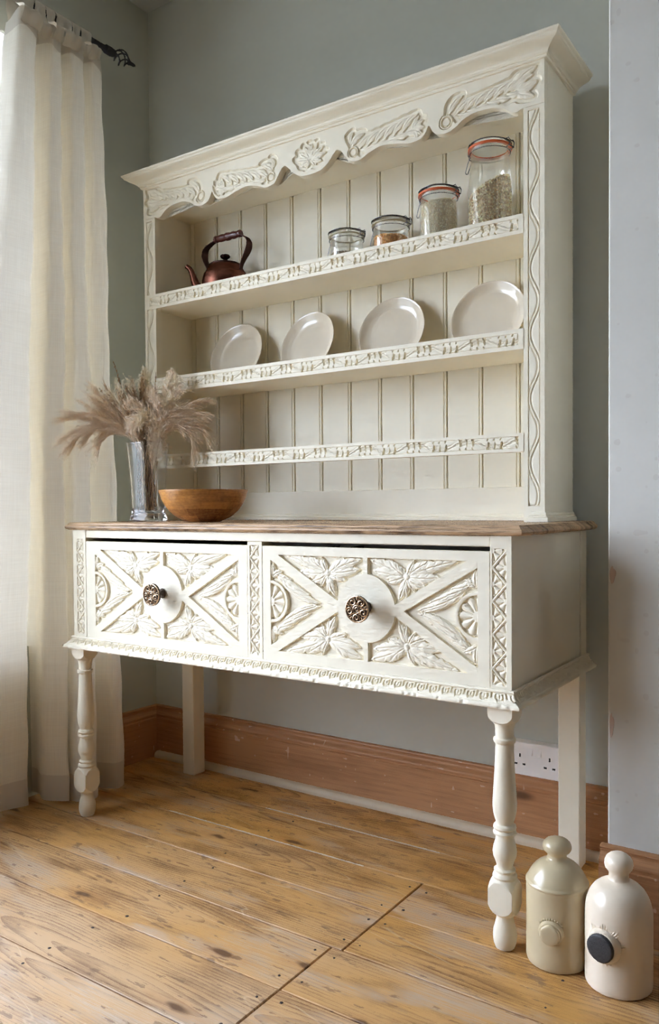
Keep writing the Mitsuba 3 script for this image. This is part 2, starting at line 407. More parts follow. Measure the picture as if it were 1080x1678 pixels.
# walls
struct('wall_back', box(XL - 0.1, BRX + 0.2, YB, YB + 0.12, 0, ZC), 'm_wall', label='sage grey painted wall behind the dresser')
struct('wall_right', box(BRX, XR + 0.1, BRY, YB + 0.12, 0, ZC, 0.003), 'm_breast', label='off-white projecting chimney breast wall to the right of the dresser')
WY0, WY1, WZ0, WZ1, WX = -2.30, 0.25, 0.46, 2.274, -0.61      # window recess in the left wall
wl = struct('wall_left', cat_([box(XL - 0.5, XL, WY1, YB + 0.12, 0, ZC), box(XL - 0.5, XL, YF, WY0, 0, ZC),
                               box(XL - 0.5, XL, WY0, WY1, WZ1, ZC), box(XL - 0.5, XL, WY0, WY1, 0, WZ0)]), 'm_wall', label='sage grey painted wall with the window recess behind the curtain')
struct('reveal', cat_([box(WX - 0.1, XL - 0.004, WY0, WY1, WZ1 - 0.006, WZ1 + 0.004), box(WX - 0.1, XL - 0.004, WY1 - 0.006, WY1 + 0.004, WZ0, WZ1)]), 'm_white', wl, label='white painted window reveal')
struct('wall_front', box(XL - 0.5, XR + 0.1, YF - 0.12, YF, 0, ZC), 'm_far')
struct('wall_far_right', box(XR, XR + 0.12, YF - 0.1, BRY + 0.1, 0, ZC), 'm_far')
struct('ceiling', box(XL - 0.6, XR + 0.2, YF - 0.2, YB + 0.2, ZC, ZC + 0.1), 'm_ceiling', label='pale painted ceiling in the corner above the curtain')
# plaster chips on the corner of the breast
def chip(z, h, w):
    a = np.linspace(0, 2 * PI, 18, endpoint=False)
    rr = 1 + 0.12 * np.sin(3 * a + 1) + 0.08 * np.sin(5 * a)
    p = np.stack([BRX + 0.0035 + (w * (0.5 + 0.5 * np.cos(a)) * rr), z + h / 2 * np.sin(a) * rr], 1)
    add('plaster_chip', extrude(p, 'y', BRY - 0.0012, BRY + 0.002), 'm_plaster', 'wall_right', label='chipped patch of bare pink plaster on the wall edge')
chip(0.732, 0.036, 0.011); chip(0.425, 0.05, 0.008)

# skirting boards
def skirt_prof(t=0.022, h=0.178):
    # offset from the wall (positive into room), z
    p = [(0, 0), (t, 0), (t, h - 0.042), (t - 0.003, h - 0.040), (t - 0.003, h - 0.036)]
    for k in range(9):
        a = k / 8
        p.append((t - 0.002 - 0.011 * (0.5 - 0.5 * math.cos(PI * a)) + 0.0015 * math.sin(2 * PI * a), h - 0.034 + 0.024 * a))
    p += [(t - 0.013, h - 0.008), (t - 0.010, h - 0.005), (t - 0.011, h - 0.001), (t - 0.015, h), (0, h)]
    return p
def flat_uv(m, ax):
    return np.stack([m.vertices[:, ax], m.vertices[:, 2]], 1)
def sharp(m):
    return trimesh.Trimesh(m.vertices[m.faces].reshape(-1, 3), np.arange(len(m.faces) * 3).reshape(-1, 3), process=False)
m = sharp(extrude([(YB - o, z) for o, z in skirt_prof()], 'x', XL, BRX))
struct('baseboard_back', m, 'm_pine', uv=flat_uv(m, 0), label='stripped pine skirting board along the back wall under the dresser')
m = sharp(extrude([(BRY - o, z) for o, z in skirt_prof(0.024, 0.180)], 'x', BRX - 0.012, XR))
struct('baseboard_right', m, 'm_pine', uv=flat_uv(m, 0) + [3.3, 0.2], label='stripped pine skirting board with a moulded end on the chimney breast')
m = sharp(extrude([(XL + o, z) for o, z in skirt_prof()], 'y', WY1 + 0.02, YB))
struct('baseboard_left', m, 'm_pine', uv=flat_uv(m, 1) + [7.3, 0.4], label='dark stripped pine skirting board in the corner behind the curtain')
q = [(0, 0), (0.020, 0), (0.020, 0.006)] + [(0.004 + 0.016 * math.cos(a), 0.006 + 0.015 * math.sin(a)) for a in np.linspace(0.1, PI / 2, 6)] + [(0, 0.021)]
struct('trim_1', extrude([(YB - 0.022 - o, z) for o, z in q], 'x', XL + 0.03, BRX), 'm_strip', smooth=35, label='pale quarter-round strip along the foot of the skirting board')

# window in the left recess
wn = thing('window_1', 'white framed sash window behind the curtain', 'window')
labels[wn] = {'label': labels[wn]['label'], 'kind': 'structure'}
fr = [box(WX - 0.06, WX, WY0, WY1, WZ1 - 0.07, WZ1, 0.004), box(WX - 0.06, WX + 0.02, WY0, WY1, WZ0, WZ0 + 0.09, 0.004)]
for yy in (WY0, WY1 - 0.07): fr.append(box(WX - 0.06, WX, yy, yy + 0.07, WZ0, WZ1, 0.004))
fr.append(box(WX - 0.02, WX + 0.018, WY0, WY1, WZ1 - 0.035, WZ1 - 0.02, 0.004))
fr.append(box(WX - 0.05, WX - 0.005, -1.055, -0.995, WZ0, WZ1, 0.004))
add('frame', cat_(fr), 'm_white', wn)
add('meeting_rail', box(WX - 0.055, WX - 0.01, WY0, WY1, 1.42, 1.465, 0.004), 'm_white', wn)
for (a, b) in ((WY0 + 0.07, -1.055), (-0.995, WY1 - 0.07)):
    for (c, d) in ((WZ0 + 0.09, 1.42), (1.465, WZ1 - 0.07)):
        add('pane', trimesh.Trimesh([(WX - 0.03, a, c), (WX - 0.03, b, c), (WX - 0.03, b, d), (WX - 0.03, a, d)], [[0, 1, 2], [0, 2, 3]], process=False), 'm_pane', wn)

# ------------------------------------------------------------------ the dresser
D = thing('welsh_dresser', 'cream painted carved dresser with open plate rack, two drawers and turned legs', 'dresser')
W, DEP = 1.305, 0.484
P = 'm_paint'
# --- lower case
add('side_panel', cat_([box(W - 0.018, W - 0.003, 0.05, DEP - 0.045, 0.506, 0.815), box(W - 0.02, W, DEP - 0.043, DEP, 0.506, 0.815, 0.002)]), P, D)
add('side_panel', box(0.0, 0.018, 0.05, DEP, 0.506, 0.815, 0.002), P, D)
add('case_back', box(0.018, W - 0.02, DEP - 0.012, DEP - 0.002, 0.506, 0.815), P, D)
add('case_bottom', box(0.002, W - 0.002, 0.002, DEP, 0.484, 0.508), P, D)
add('top_rail', box(0.0545, 1.2605, 0.001, 0.03, 0.7935, 0.815, 0.0015), P, D)
def zigzag_strip(X, Z, cx, z0, z1, w, floor=0.0045):
    """chip-carved zigzag ribbon with half rosettes in the triangles"""
    H = np.zeros(X.shape)
    ins = (np.abs(X - cx) < w) & (Z > z0) & (Z < z1)
    L = 0.066
    u = (Z - z0) / L
    tri = np.abs((u % 1) * 2 - 1)               # 1..0..1
    xline = cx - w + 2 * w * tri
    d = (X - xline)
    rib = np.abs(d) * 0.76
    h = np.full(X.shape, -floor)
    left = d < 0
    # half rosettes: at the left edge centred on u=0 (mod 1) for left region (wide where tri=1), right edge on u=.5
    du_l = ((u + 0.5) % 1 - 0.5) * L; du_r = ((u % 1) - 0.5) * L
    for side, dx, dz in ((left, X - (cx - w), du_l), (~left, (cx + w) - X, du_r)):
        r = np.hypot(dx, dz); a = np.arctan2(dz, dx)
        pet = -floor + floor * 0.85 * np.abs(np.cos(a * 3.5)) ** 0.5 * (r < 0.021) * np.clip(r / 0.006, 0, 1)
        pet = np.where(r < 0.0055, -floor * 0.1, pet)
        pet = np.where(r > 0.021, -floor * 0.55 + floor * 0.2 * np.cos(a * 9), pet)
        h = np.where(side, pet, h)
    h = np.where(rib < 0.0026, -0.0002 - 0.0006 * (np.abs(d) > 0.0015), h)
    h = np.where((rib > 0.0026) & (rib < 0.0040), np.minimum(h, -floor), h)
    return np.where(ins, h, H)
for (x0, x1, cx, w, z0, z1) in ((0.0, 0.054, 0.030, 0.0145, 0.522, 0.79), (1.261, W, 1.280, 0.0145, 0.522, 0.79), (0.6435, 0.6875, 0.6645, 0.0145, 0.524, 0.785)):
    zt = 0.815 if x0 < 0.1 or x0 > 1 else 0.793
    X, Z = panel_grid(x0, x1, 0.506, zt, 0.0008)
    add('carved_stile', relief(X, Z, zigzag_strip(X, Z, cx, z0, z1, w), 0.0, 0.045), P, D, smooth=40)

# --- drawers
def drawer_relief(x0, x1, z0, z1, cx, cz):
    X, Z = panel_grid(x0, x1, z0, z1, 0.0009)
    ax, az = X - cx, Z - cz
    hw, up, dn = 0.2605, 0.110, 0.115
    c = Carve(X, Z, 0.0080)
    inner = (np.abs(ax) < hw) & (az < up) & (az > -dn)
    c.flat(~inner)
    sx = np.abs(ax)
    for s in (1, -1):
        hh = up if s > 0 else dn
        sz = az * s
        # arm from the corner to the circle
        A = np.array([hw, hh]); B = np.array([0.080, 0.004])
        d = (B - A) / np.linalg.norm(B - A)
        dist = np.abs(-(sx - A[0]) * d[1] + (sz - A[1]) * d[0])
        c.flat((dist < 0.0112) & (sz > -0.001) & (sx > 0.06))
        c.flat((sx < 0.006) & (sz > 0))
    c.flat(np.hypot(ax, az * 0.985) < 0.0735)
    for a in (1, -1):
        for s in (1, -1):
            hh = (up if s > 0 else dn)
            kz = hh / 0.110
            g = lambda u, v: (cx + a * u, cz + s * v * kz)
            f = (0.100, 0.072)
            for (t, w, cu, lo) in (((0.218, 0.1085), 0.0125, 0.004, 6), ((0.160, 0.107), 0.0115, 0.003, 4), ((0.178, 0.074), 0.0135, -0.003, 4), ((0.145, 0.052), 0.0105, -0.004, 3),
                                   ((0.010, 0.106), 0.0135, -0.003, 4), ((0.055, 0.108), 0.0115, 0.003, 3), ((0.016, 0.084), 0.0125, 0.002, 3), ((0.052, 0.058), 0.010, 0.0, 3),
                                   ((0.080, 0.022), 0.0105, 0.002, 3), ((0.098, 0.026), 0.0085, -0.002, 3), ((0.118, 0.108), 0.008, 0.0, 2), ((0.120, 0.040), 0.007, 0.0, 2)):
                c.leaf(g(*f), g(*t), w, cu * a * s, lo)
            c.dome(g(*f), 0.0085, 0.0072)
            # feathers between the arms
            for (b, t, w, cu) in (((0.232, 0.048), (0.122, 0.003), 0.0095, 0.006), ((0.222, 0.052), (0.150, 0.0205), 0.008, 0.003), ((0.236, 0.056), (0.176, 0.036), 0.0085, 0.003),
                                  ((0.246, 0.064), (0.200, 0.052), 0.0085, 0.003), ((0.259, 0.058), (0.228, 0.071), 0.0085, -0.002), ((0.256, 0.056), (0.2555, 0.094), 0.008, 0.0),
                                  ((0.205, 0.026), (0.130, 0.001), 0.006, 0.003)):
                c.leaf(g(*b), g(*t), w, cu * a * s, 4)
    # half rosettes on the short sides
    for a in (1, -1):
        px, pz = (hw - a * ax), az
        r = np.hypot(px, pz); th = np.arctan2(pz, px)
        region = (px > 0) & (r < 0.0515)
        H = np.where(r > 0.042, -0.0004 - 0.0008 * ((r - 0.0467) / 0.0047) ** 2, -0.0078 + 0.0068 * np.abs(np.cos(th * 5.5)) ** 0.45 * (r < 0.0375 + 0.002 * np.cos(th * 11)))
        H = np.where(r < 0.011, -0.001, H)
        H = np.where(r > 0.0495, -0.0080, H)
        c.H = np.where(region, H, c.H)
    c.H = np.where(inner, np.minimum(c.H, 0.0), c.H)
    # tool marks in the recessed ground
    rn = np.random.default_rng(int(cx * 100)).normal(size=X.shape)
    c.H += np.where(inner, ndimage.gaussian_filter(rn, (5, 1.6)) * 0.0016, ndimage.gaussian_filter(rn, (12, 2)) * 0.0004)
    return relief(X, Z, c.H, 0.0005, 0.02)

def knob(parent, x, z):
    yk = -0.038
    k = add('knob', lathe([(0, -0.002), (0.0275, -0.002), (0.0285, 0.0), (0.0285, 0.0035), (0.024, 0.005), (0.009, 0.010), (0.0075, 0.018), (0.008, 0.030), (0.013, 0.036), (0, 0.036)], 40), 'm_bronze', parent, smooth=40, label='round pierced brass knob with scrollwork')
    sc = []
    a = np.linspace(0, 2 * PI, 40, endpoint=False)
    ring = lambda r, t, zz: tube(np.stack([r * np.cos(a), r * np.sin(a), a * 0 + zz], 1), t, 6, True)
    sc += [ring(0.0272, 0.0017, -0.003), ring(0.0085, 0.0014, -0.0035), ring(0.0040, 0.0012, -0.003)]
    for i in range(5):
        b = 2 * PI * i / 5 + 0.35
        t = np.linspace(0, 1, 22)
        rr = 0.0085 * (1 - 0.75 * t); aa = t * 1.75 * 2 * PI * 0.75 + 0.4
        cx_, cz_ = 0.0178, 0.0
        px, pz = cx_ + rr * np.cos(aa), cz_ + rr * np.sin(aa)
        pts = np.stack([px * np.cos(b) - pz * np.sin(b), px * np.sin(b) + pz * np.cos(b), -0.0035 - 0.001 * np.sin(PI * t)], 1)
        sc.append(tube(pts, 0.0017 - 0.0004 * t, 6))
        b2 = b + 0.63
        for rr0, hh in ((0.0240, 0.0019), (0.0205, 0.0016), (0.0125, 0.0014)):
            s = trimesh.creation.icosphere(1, hh); s.apply_translation((rr0 * math.cos(b2), rr0 * math.sin(b2), -0.0032)); sc.append(s)
        sc.append(tube(np.array([[0.009 * math.cos(b2), 0.009 * math.sin(b2), -0.003], [0.016 * math.cos(b2 + .15), 0.016 * math.sin(b2 + .15), -0.004], [0.0265 * math.cos(b2 + .25), 0.0265 * math.sin(b2 + .25), -0.003]]), 0.0013, 6))
    k2 = add_sub = add('scrollwork', cat_(sc), 'm_brass', parent, smooth=50, label='gilt scrollwork of the knob')
    M = T().translate([x, yk, z]).rotate([1, 0, 0], -90)
    for q in (k, k2): scene[q]['to_world'] = M
for (x0, x1, cx, cz) in ((0.0555, 0.642, 0.353, 0.651), (0.689, 1.2595, 0.9735, 0.654)):
    dkey = add('drawer', drawer_relief(x0, x1, 0.5145, 0.784, cx, cz), P, D, smooth=35)
    add('drawer_box', cat_([box(x0 + 0.01, x0 + 0.022, 0.02, 0.42, 0.53, 0.765), box(x1 - 0.022, x1 - 0.01, 0.02, 0.42, 0.53, 0.765), box(x0 + 0.01, x1 - 0.01, 0.02, 0.42, 0.525, 0.533)]), 'm_bronze', dkey)
    knob(dkey, cx + 0.004, cz + 0.003)

# --- base moulding with a carved row
def base_mould(length, mitre0, mitre1, carved=True):
    """local: runs along x from 0 to length, outside towards -y, z as in the world"""
    st = 0.0011 if carved else 0.02
    n = int(length / st) + 1
    zp = np.array([0.5155, 0.5150, 0.5128, 0.5105, 0.5100, 0.5090, 0.5075, 0.5060, 0.5045, 0.5030, 0.5015, 0.5000, 0.4985, 0.4970, 0.4955, 0.4940, 0.4928, 0.4922, 0.4900, 0.4870, 0.4845, 0.4830, 0.4825])
    op = np.array([0.0010, 0.0055, 0.0075, 0.0070, 0.0045, 0.0050, 0.0062, 0.0074, 0.0085, 0.0096, 0.0107, 0.0118, 0.0129, 0.0140, 0.0150, 0.0160, 0.0168, 0.0200, 0.0228, 0.0235, 0.0235, 0.0225, 0.0000])
    x = np.linspace(0, length, n)
    X, Z = np.meshgrid(x, zp, indexing='ij')
    O = np.repeat(op[None], n, 0)
    if carved:
        per = 0.0275
        u = ((X % per) / per - 0.5) * per; w = Z - 0.5015
        band = (Z < 0.5095) & (Z > 0.4928)
        egg = np.hypot((u) / 0.0085, (w - 0.001) / 0.0085)
        dep = np.where((egg > 0.62) & (egg < 1.0) & (w < 0.0055), -0.0042, 0.0)
        dep = np.where((egg < 0.35), -0.0022 * (u > -0.001), dep)
        dep = np.where((np.abs(np.abs(u) - per / 2) < 0.0022) & (w > -0.002), -0.0038, dep)
        O = O + np.where(band, dep, 0)
        rn = np.random.default_rng(5).normal(size=n)
        chips = np.clip(ndimage.gaussian_filter1d(rn, 3) * 0.004, -0.0022, 0.0004)
        O = O + np.where((Z < 0.491) & (Z > 0.483), chips[:, None], 0)
    # mitre the ends
    if mitre0: X = X - O * np.clip(1 - X / 0.06, 0, 1)
    if mitre1: X = X + O * np.clip(1 - (length - X) / 0.06, 0, 1)
    v = np.stack([X, -O, Z], -1)[:, ::-1].reshape(-1, 3)
    return trimesh.Trimesh(v, grid_faces(n, len(zp)), process=False)
scene['m_paint2'] = {'type': 'twosided', 'bsdf': dict(scene['m_paint'])}
add('base_moulding', base_mould(W, True, True), 'm_paint2', D, smooth=35)
m = base_mould(DEP, True, False)
m.apply_transform(np.array([[0, -1, 0, W], [1, 0, 0, 0], [0, 0, 1, 0], [0, 0, 0, 1.0]]))
add('base_moulding', m, 'm_paint2', D, smooth=35)
m = base_mould(DEP, False, True, False)
m.apply_transform(np.array([[0, 1, 0, 0], [-1, 0, 0, DEP], [0, 0, 1, 0], [0, 0, 0, 1.0]]))
add('base_moulding', m, 'm_paint2', D)

# --- legs
LEG = [(0.0150, 0.0), (0.0185, 0.002), (0.0222, 0.012), (0.0236, 0.024), (0.0225, 0.037), (0.0190, 0.050), (0.0166, 0.060), (0.0166, 0.067), (0.0195, 0.070), (0.018, 0.0735),
       (0.018, 0.138), (0.0225, 0.1405), (0.0243, 0.145), (0.0222, 0.1495), (0.0195, 0.1515), (0.0190, 0.154), (0.0215, 0.156), (0.0212, 0.158), (0.0160, 0.161), (0.0158, 0.165), (0.0185, 0.174), (0.0226, 0.184), (0.0236, 0.193), (0.0222, 0.204), (0.0185, 0.215), (0.0168, 0.223),
       (0.0172, 0.226), (0.0222, 0.228), (0.0232, 0.2315), (0.0215, 0.2345), (0.0190, 0.2365), (0.0210, 0.238), (0.0228, 0.241), (0.0215, 0.2455), (0.0175, 0.2485), (0.0172, 0.252), (0.0195, 0.258), (0.0222, 0.268), (0.0237, 0.282), (0.0235, 0.296), (0.0220, 0.318), (0.0203, 0.345), (0.0188, 0.375), (0.0178, 0.402), (0.0180, 0.408),
       (0.0205, 0.4095), (0.0222, 0.4135), (0.0218, 0.4175), (0.0182, 0.4195), (0.0178, 0.424), (0.0182, 0.436), (0.0195, 0.444), (0.0225, 0.449), (0.0228, 0.452), (0.0100, 0.453)]
def turned_leg(cx, cy):
    m = lathe(LEG, 40)
    b = 0.0258
    sq = m3.Manifold.cube((2 * b, 2 * b, 0.074), True).translate((0, 0, 0.105))
    prof = [(0, 0.066), (0.0185, 0.067), (0.0258, 0.073), (0.0310, 0.080), (0.0352, 0.089), (0.0353, 0.121), (0.0310, 0.130), (0.0258, 0.1365), (0.0205, 0.1425), (0, 0.143)]
    rv = m3.Manifold.revolve(m3.CrossSection([prof]), 48)
    blk = (sq ^ rv).to_mesh()
    blk = trimesh.Trimesh(blk.vert_properties[:, :3], blk.tri_verts)
    cap = (m3.Manifold.cube((0.051, 0.051, 0.038), True).translate((0, 0, 0.466)) ^ m3.Manifold.revolve(m3.CrossSection([[(0, 0.4485), (0.0225, 0.449), (0.029, 0.4535), (0.0345, 0.461), (0.036, 0.466), (0.036, 0.49), (0, 0.49)]]), 48)).to_mesh()
    cap = trimesh.Trimesh(cap.vert_properties[:, :3], cap.tri_verts)
    m = cat_([m, blk, cap]); m.apply_translation((cx, cy, 0))
    return m
add('turned_leg', turned_leg(0.027, 0.0145), P, D, smooth=35)
add('turned_leg', turned_leg(1.2845, 0.0145), P, D, smooth=35)
add('square_leg', box(-0.005 + 0.002, 0.047, 0.428, 0.480, 0.0, 0.488, 0.002), P, D)
add('square_leg', box(1.2535, W, 0.428, 0.480, 0.0, 0.488, 0.002), P, D)

# --- oak top
tp = [(0.0, 0.8155), (-0.006, 0.8155), (-0.012, 0.818), (-0.0145, 0.822), (-0.0140, 0.826), (-0.0105, 0.8290), (-0.0085, 0.8300), (-0.0080, 0.8325), (-0.004, 0.8358), (0.0, 0.8364)]
def top_mesh():
    """moulded edge on front and both ends"""
    x0, x1, y0, y1 = -0.008, W + 0.0105, 0.004, DEP + 0.004
    rings = []
    for (o, z) in tp:
        rings.append([(x0 + o, y1, z), (x0 + o, y0 + o, z), (x1 - o, y0 + o, z), (x1 - o, y1, z)])
    R = np.array(rings); n = len(rings)
    v = R.reshape(-1, 3); f = []
    for i in range(n - 1):
        for j in range(3):
            a, b, c, d = i * 4 + j, i * 4 + j + 1, (i + 1) * 4 + j + 1, (i + 1) * 4 + j
            f += [[a, b, c], [a, c, d]]
    f += [[0, 2, 1], [0, 3, 2], [(n - 1) * 4, (n - 1) * 4 + 1, (n - 1) * 4 + 2], [(n - 1) * 4, (n - 1) * 4 + 2, (n - 1) * 4 + 3]]
    for i in range(n - 1): f += [[i * 4 + 3, i * 4, (i + 1) * 4], [i * 4 + 3, (i + 1) * 4, (i + 1) * 4 + 3]]
    return trimesh.Trimesh(v, f, process=False)
ZT = 0.8364
add('tabletop', top_mesh(), 'm_oak', D, smooth=30, label='dark grained oak top with a moulded edge')

# --- plate rack
HF, HL, HR = 0.2833, 0.001, 1.2717
YBD = 0.464                                   # face of the back boards
rk = lambda name, m, **k: add(name, m, P, D, **k)
rk('rack_side', box(HL, HL + 0.022, HF + 0.022, DEP, ZT, 1.862, 0.001))
rk('rack_side', box(HR - 0.022, HR, HF + 0.022, DEP, ZT, 1.862, 0.001))
# carved posts
def vine_strip(U, V, w, L, period=0.124, phase=0.0, floor=0.0042, soft=1.0):
    """U along the length (0..L), V across (-w..w): a waving stem with leaves and pointed punches along both edges"""
    c = Carve(U, V, floor)
    inside = (U > 0) & (U < L) & (np.abs(V) < w)
    c.H[:] = -floor * 0.30 * soft
    k = 2 * PI / period
    n = int(L / period) + 2
    u = np.linspace(-0.01, L + 0.01, int(L / 0.006))
    stem = lambda s: w * 0.86 * np.sin(k * s + phase)
    # ground sunk beside the stem, more on one flank of it
    d = V - stem(U)
    c.H -= soft * (floor * 0.45 * np.exp(-((d - 0.0035) / 0.0022) ** 2) + floor * 0.55 * np.exp(-((d + 0.0035) / 0.0022) ** 2))
    c.H = np.where(np.abs(d) < 0.0017, -0.0002, c.H)
    for i in range(-1, n + 1):
        for sgn in (1, -1):
            # leaf lying in the hollow of each bend
            uc = (i + (0.25 if sgn > 0 else 0.75)) * period - phase / k       # crest of the stem on side sgn
            base = (uc - 0.36 * period, sgn * -w * 0.55); tip = (uc + 0.16 * period, -sgn * w * 0.25)
            for (b, t) in ((0.0, 0.0), (0.13, 0.10), (0.25, 0.20)):
                c.groove([(base[0] + b * period, base[1] * 0.4 + sgn * w * 0.05), (base[0] + (b + 0.22) * period, sgn * w * 0.30), (base[0] + (b + 0.36) * period, sgn * w * (0.52 + t))], 0.0014, 0.0030 * (0.25 + 0.75 * soft))
            for j in range(5):
                if soft < 1 and j in (0, 4): continue
                uu = uc + (j - 2) * 0.115 * period + 0.5 * period
                q_ = 1.25 if soft == 1 else 0.85
                c.punch((uu, sgn * w * (0.80 if j % 2 else 0.72)), (0.35, sgn * 1.0), q_ * (0.0046 if j % 2 else 0.0036), q_ * (0.0021 if j % 2 else 0.0026), 0.0050)
    c.H = np.where(inside, c.H, 0.0)
    rim = inside & ((np.abs(np.abs(V) - w) < 0.0016) | (U < 0.0016) | (U > L - 0.0016))
    c.H = np.where(rim, np.minimum(c.H, -floor * (0.25 + 0.5 * soft)), c.H)
    return c.H
for (x0, x1, cx) in ((HL, HL + 0.048, HL + 0.0235), (HR - 0.0487, HR, HR - 0.0245)):
    X, Z = panel_grid(x0, x1, ZT, 1.7645, 0.0009)
    H = vine_strip(Z - 0.873, X - cx, 0.0135, 1.757 - 0.873, 0.146, 0.6)
    rk('carved_post', relief(X, Z, H, HF, HF + 0.022), smooth=40)
# boards
xb = [HL + 0.022, 0.040] + [0.140 + 0.1005 * i for i in range(11)] + [HR - 0.022]
for i, (a, b) in enumerate(zip(xb[:-1], xb[1:])):
    if b - a < 0.003: continue
    g = 0.0008
    prof = [(a + g, YBD + 0.010), (a + g, YBD + 0.0035), (a + g + 0.003, YBD)]
    if b - a > 0.03: prof += [(b - 0.0105, YBD), (b - 0.0095, YBD + 0.0024), (b - 0.0078, YBD + 0.0024), (b - 0.0068, YBD + 0.0004), (b - 0.0048, YBD), (b - 0.0028, YBD + 0.0004)]
    prof += [(b - g - 0.0012, YBD + 0.0035), (b - g, YBD + 0.010)]
    rk('back_board', extrude(prof, 'z', 0.855, 1.80))
rk('back_sheet', box(HL + 0.022, HR - 0.022, YBD + 0.010, DEP, 0.84, 1.86))
rk('bottom_rail', box(HL + 0.022, HR - 0.022, YBD - 0.012, YBD - 0.0005, ZT + 0.016, 0.921, 0.0012))
rk('bottom_moulding', extrude([(YBD - 0.001, ZT + 0.001), (YBD - 0.030, ZT + 0.001), (YBD - 0.030, ZT + 0.008), (YBD - 0.027, ZT + 0.0105), (YBD - 0.021, ZT + 0.0115), (YBD - 0.019, ZT + 0.0165), (YBD - 0.017, ZT + 0.0185), (YBD - 0.001, ZT + 0.0185)], 'x', HL + 0.022, HR - 0.022), smooth=30)
# plinth blocks with a stepped moulding round the foot of each post
def foot(x0, x1, out0, out1):
    ms = []
    for (z0, z1, o) in ((ZT + 0.0003, ZT + 0.0105, 0.010), (ZT + 0.0105, ZT + 0.0150, 0.0065), (ZT + 0.0150, ZT + 0.0215, 0.0035)):
        ms.append(box(x0 - o * out0, x1 + o * out1, HF - o, DEP - 0.002, z0, z1, 0.0012))
    ms.append(box(x0, x1, HF - 0.0008, HF + 0.03, ZT, 0.862, 0.001))
    return cat_(ms)
rk('plinth', foot(HR - 0.030, HR + 0.001, 1.0, 1.0), smooth=20)
rk('plinth', foot(HL + 0.001, HL + 0.030, 0.6, 1.0), smooth=20)
# shelves with carved lips
for i, (zt, zb) in enumerate(((1.5317, 1.4879), (1.2744, 1.2284), (1.0392, 0.9965))):
    yb = YBD - 0.0006 if i < 2 else HF + 0.05
    s = rk('shelf', box(HL + 0.0225, HR - 0.0225, HF + 0.013, yb, zb + 0.002, zb + 0.019, 0.0008))
    X, Z = panel_grid(HL + 0.0105, HR - 0.0487, zb, zt, 0.0009)
    zc = (zt + zb) / 2
    L = HR - 0.0487 - HL - 0.012 - 0.022
    H = vine_strip(X - (HL + 0.022), Z - zc, 0.0132, L, 0.1405, 1.9 + i * 1.3, soft=0.5)
    add('shelf_lip', relief(X, Z, H, HF - 0.0015, HF + 0.0128), P, s, smooth=40)
rk('rack_soffit', box(HL + 0.022, HR - 0.022, HF + 0.03, YBD, 1.800, 1.815))
# frieze
FP = [(0, 1.757), (.03, 1.7598), (.055, 1.773), (.075, 1.793), (.085, 1.800), (.094, 1.797), (.105, 1.784), (.125, 1.7605), (.15, 1.7570), (.185, 1.7695), (.22, 1.7765), (.26, 1.771), (.30, 1.7620), (.325, 1.764), (.342, 1.776), (.3505, 1.790), (.3585, 1.777), (.370, 1.7655), (.395, 1.7600), (.42, 1.7670), (.44, 1.780), (.475, 1.7885), (.51, 1.787), (.54, 1.777), (.562, 1.7625), (.570, 1.7605), (.587, 1.7650), (.64, 1.7650)]
fp = PchipInterpolator(*np.array(FP).T)
FX = 0.636
xs = np.linspace(HL, HR, 1280)
zb = fp(np.abs(xs - FX)); NZ = 112
tt = np.linspace(0, 1, NZ)
X = np.repeat(xs[:, None], NZ, 1); Z = zb[:, None] * (1 - tt) + 1.862 * tt
c = Carve(X, Z, 0.0058); 
for s in (1, -1):
    g = lambda u, v: (FX + s * u, v)
    L_ = lambda b, t, w, cu=0.0, lo=4: c.leaf(g(*b), g(*t), w, cu * s, lo)
    # central palmette
    for (t, w) in (((0.004, 1.838), 0.006), ((0.022, 1.836), 0.007), ((0.040, 1.824), 0.008), ((0.050, 1.805), 0.0085), ((0.036, 1.786), 0.008), ((0.018, 1.778), 0.007)):
        L_((0.0, 1.797), t, w, 0.0, 3)
    # leafy stem of the inner lobe, running out to a rolled leaf
    for k in range(6):
        x0 = 0.146 + 0.026 * k
        L_((x0, 1.784 + 0.0024 * k), (x0 + 0.046, 1.812 + 0.0034 * k), 0.0085, 0.006, 2)
        L_((x0 + 0.008, 1.782 + 0.0018 * k), (x0 + 0.050, 1.7835 + 0.0012 * k), 0.0075, -0.004, 2)
    for k in range(5):
        a = -1.2 + 0.55 * k
        L_((0.306, 1.792), (0.306 + 0.033 * math.cos(a), 1.795 + 0.034 * math.sin(a)), 0.0075, 0.003, 1)
    L_((0.128, 1.800), (0.168, 1.822), 0.009, 0.006, 3); L_((0.126, 1.806), (0.134, 1.834), 0.007, 0.004, 2)
    # leafy stem of the outer lobe, running out to a three-lobed leaf in the corner
    for k in range(7):
        x0 = 0.418 + 0.0245 * k
        z0 = 1.797 + 0.0026 * k
        L_((x0, z0), (x0 + 0.046, z0 + 0.026 - 0.0006 * k), 0.0082, 0.006, 2)
        L_((x0 + 0.006, z0 - 0.002), (x0 + 0.046, z0 - 0.005), 0.0074, -0.004, 2)
    L_((0.402, 1.805), (0.440, 1.838), 0.009, 0.006, 3)
    L_((0.555, 1.816), (0.617, 1.852), 0.013, 0.004, 3); L_((0.566, 1.812), (0.620, 1.818), 0.012, -0.003, 3); L_((0.566, 1.806), (0.612, 1.786), 0.010, 0.0, 3)
sy, sx = 0.00095, 0.00099
dist = ndimage.distance_transform_edt(~c.leafmask, sampling=(sx, 0.0009))
edge = (Z - zb[:, None])
H = np.where(c.leafmask, c.H, np.where(dist < 0.0105, -0.0060 * np.clip((0.0105 - dist) / 0.0030, 0, 1), 0.0))
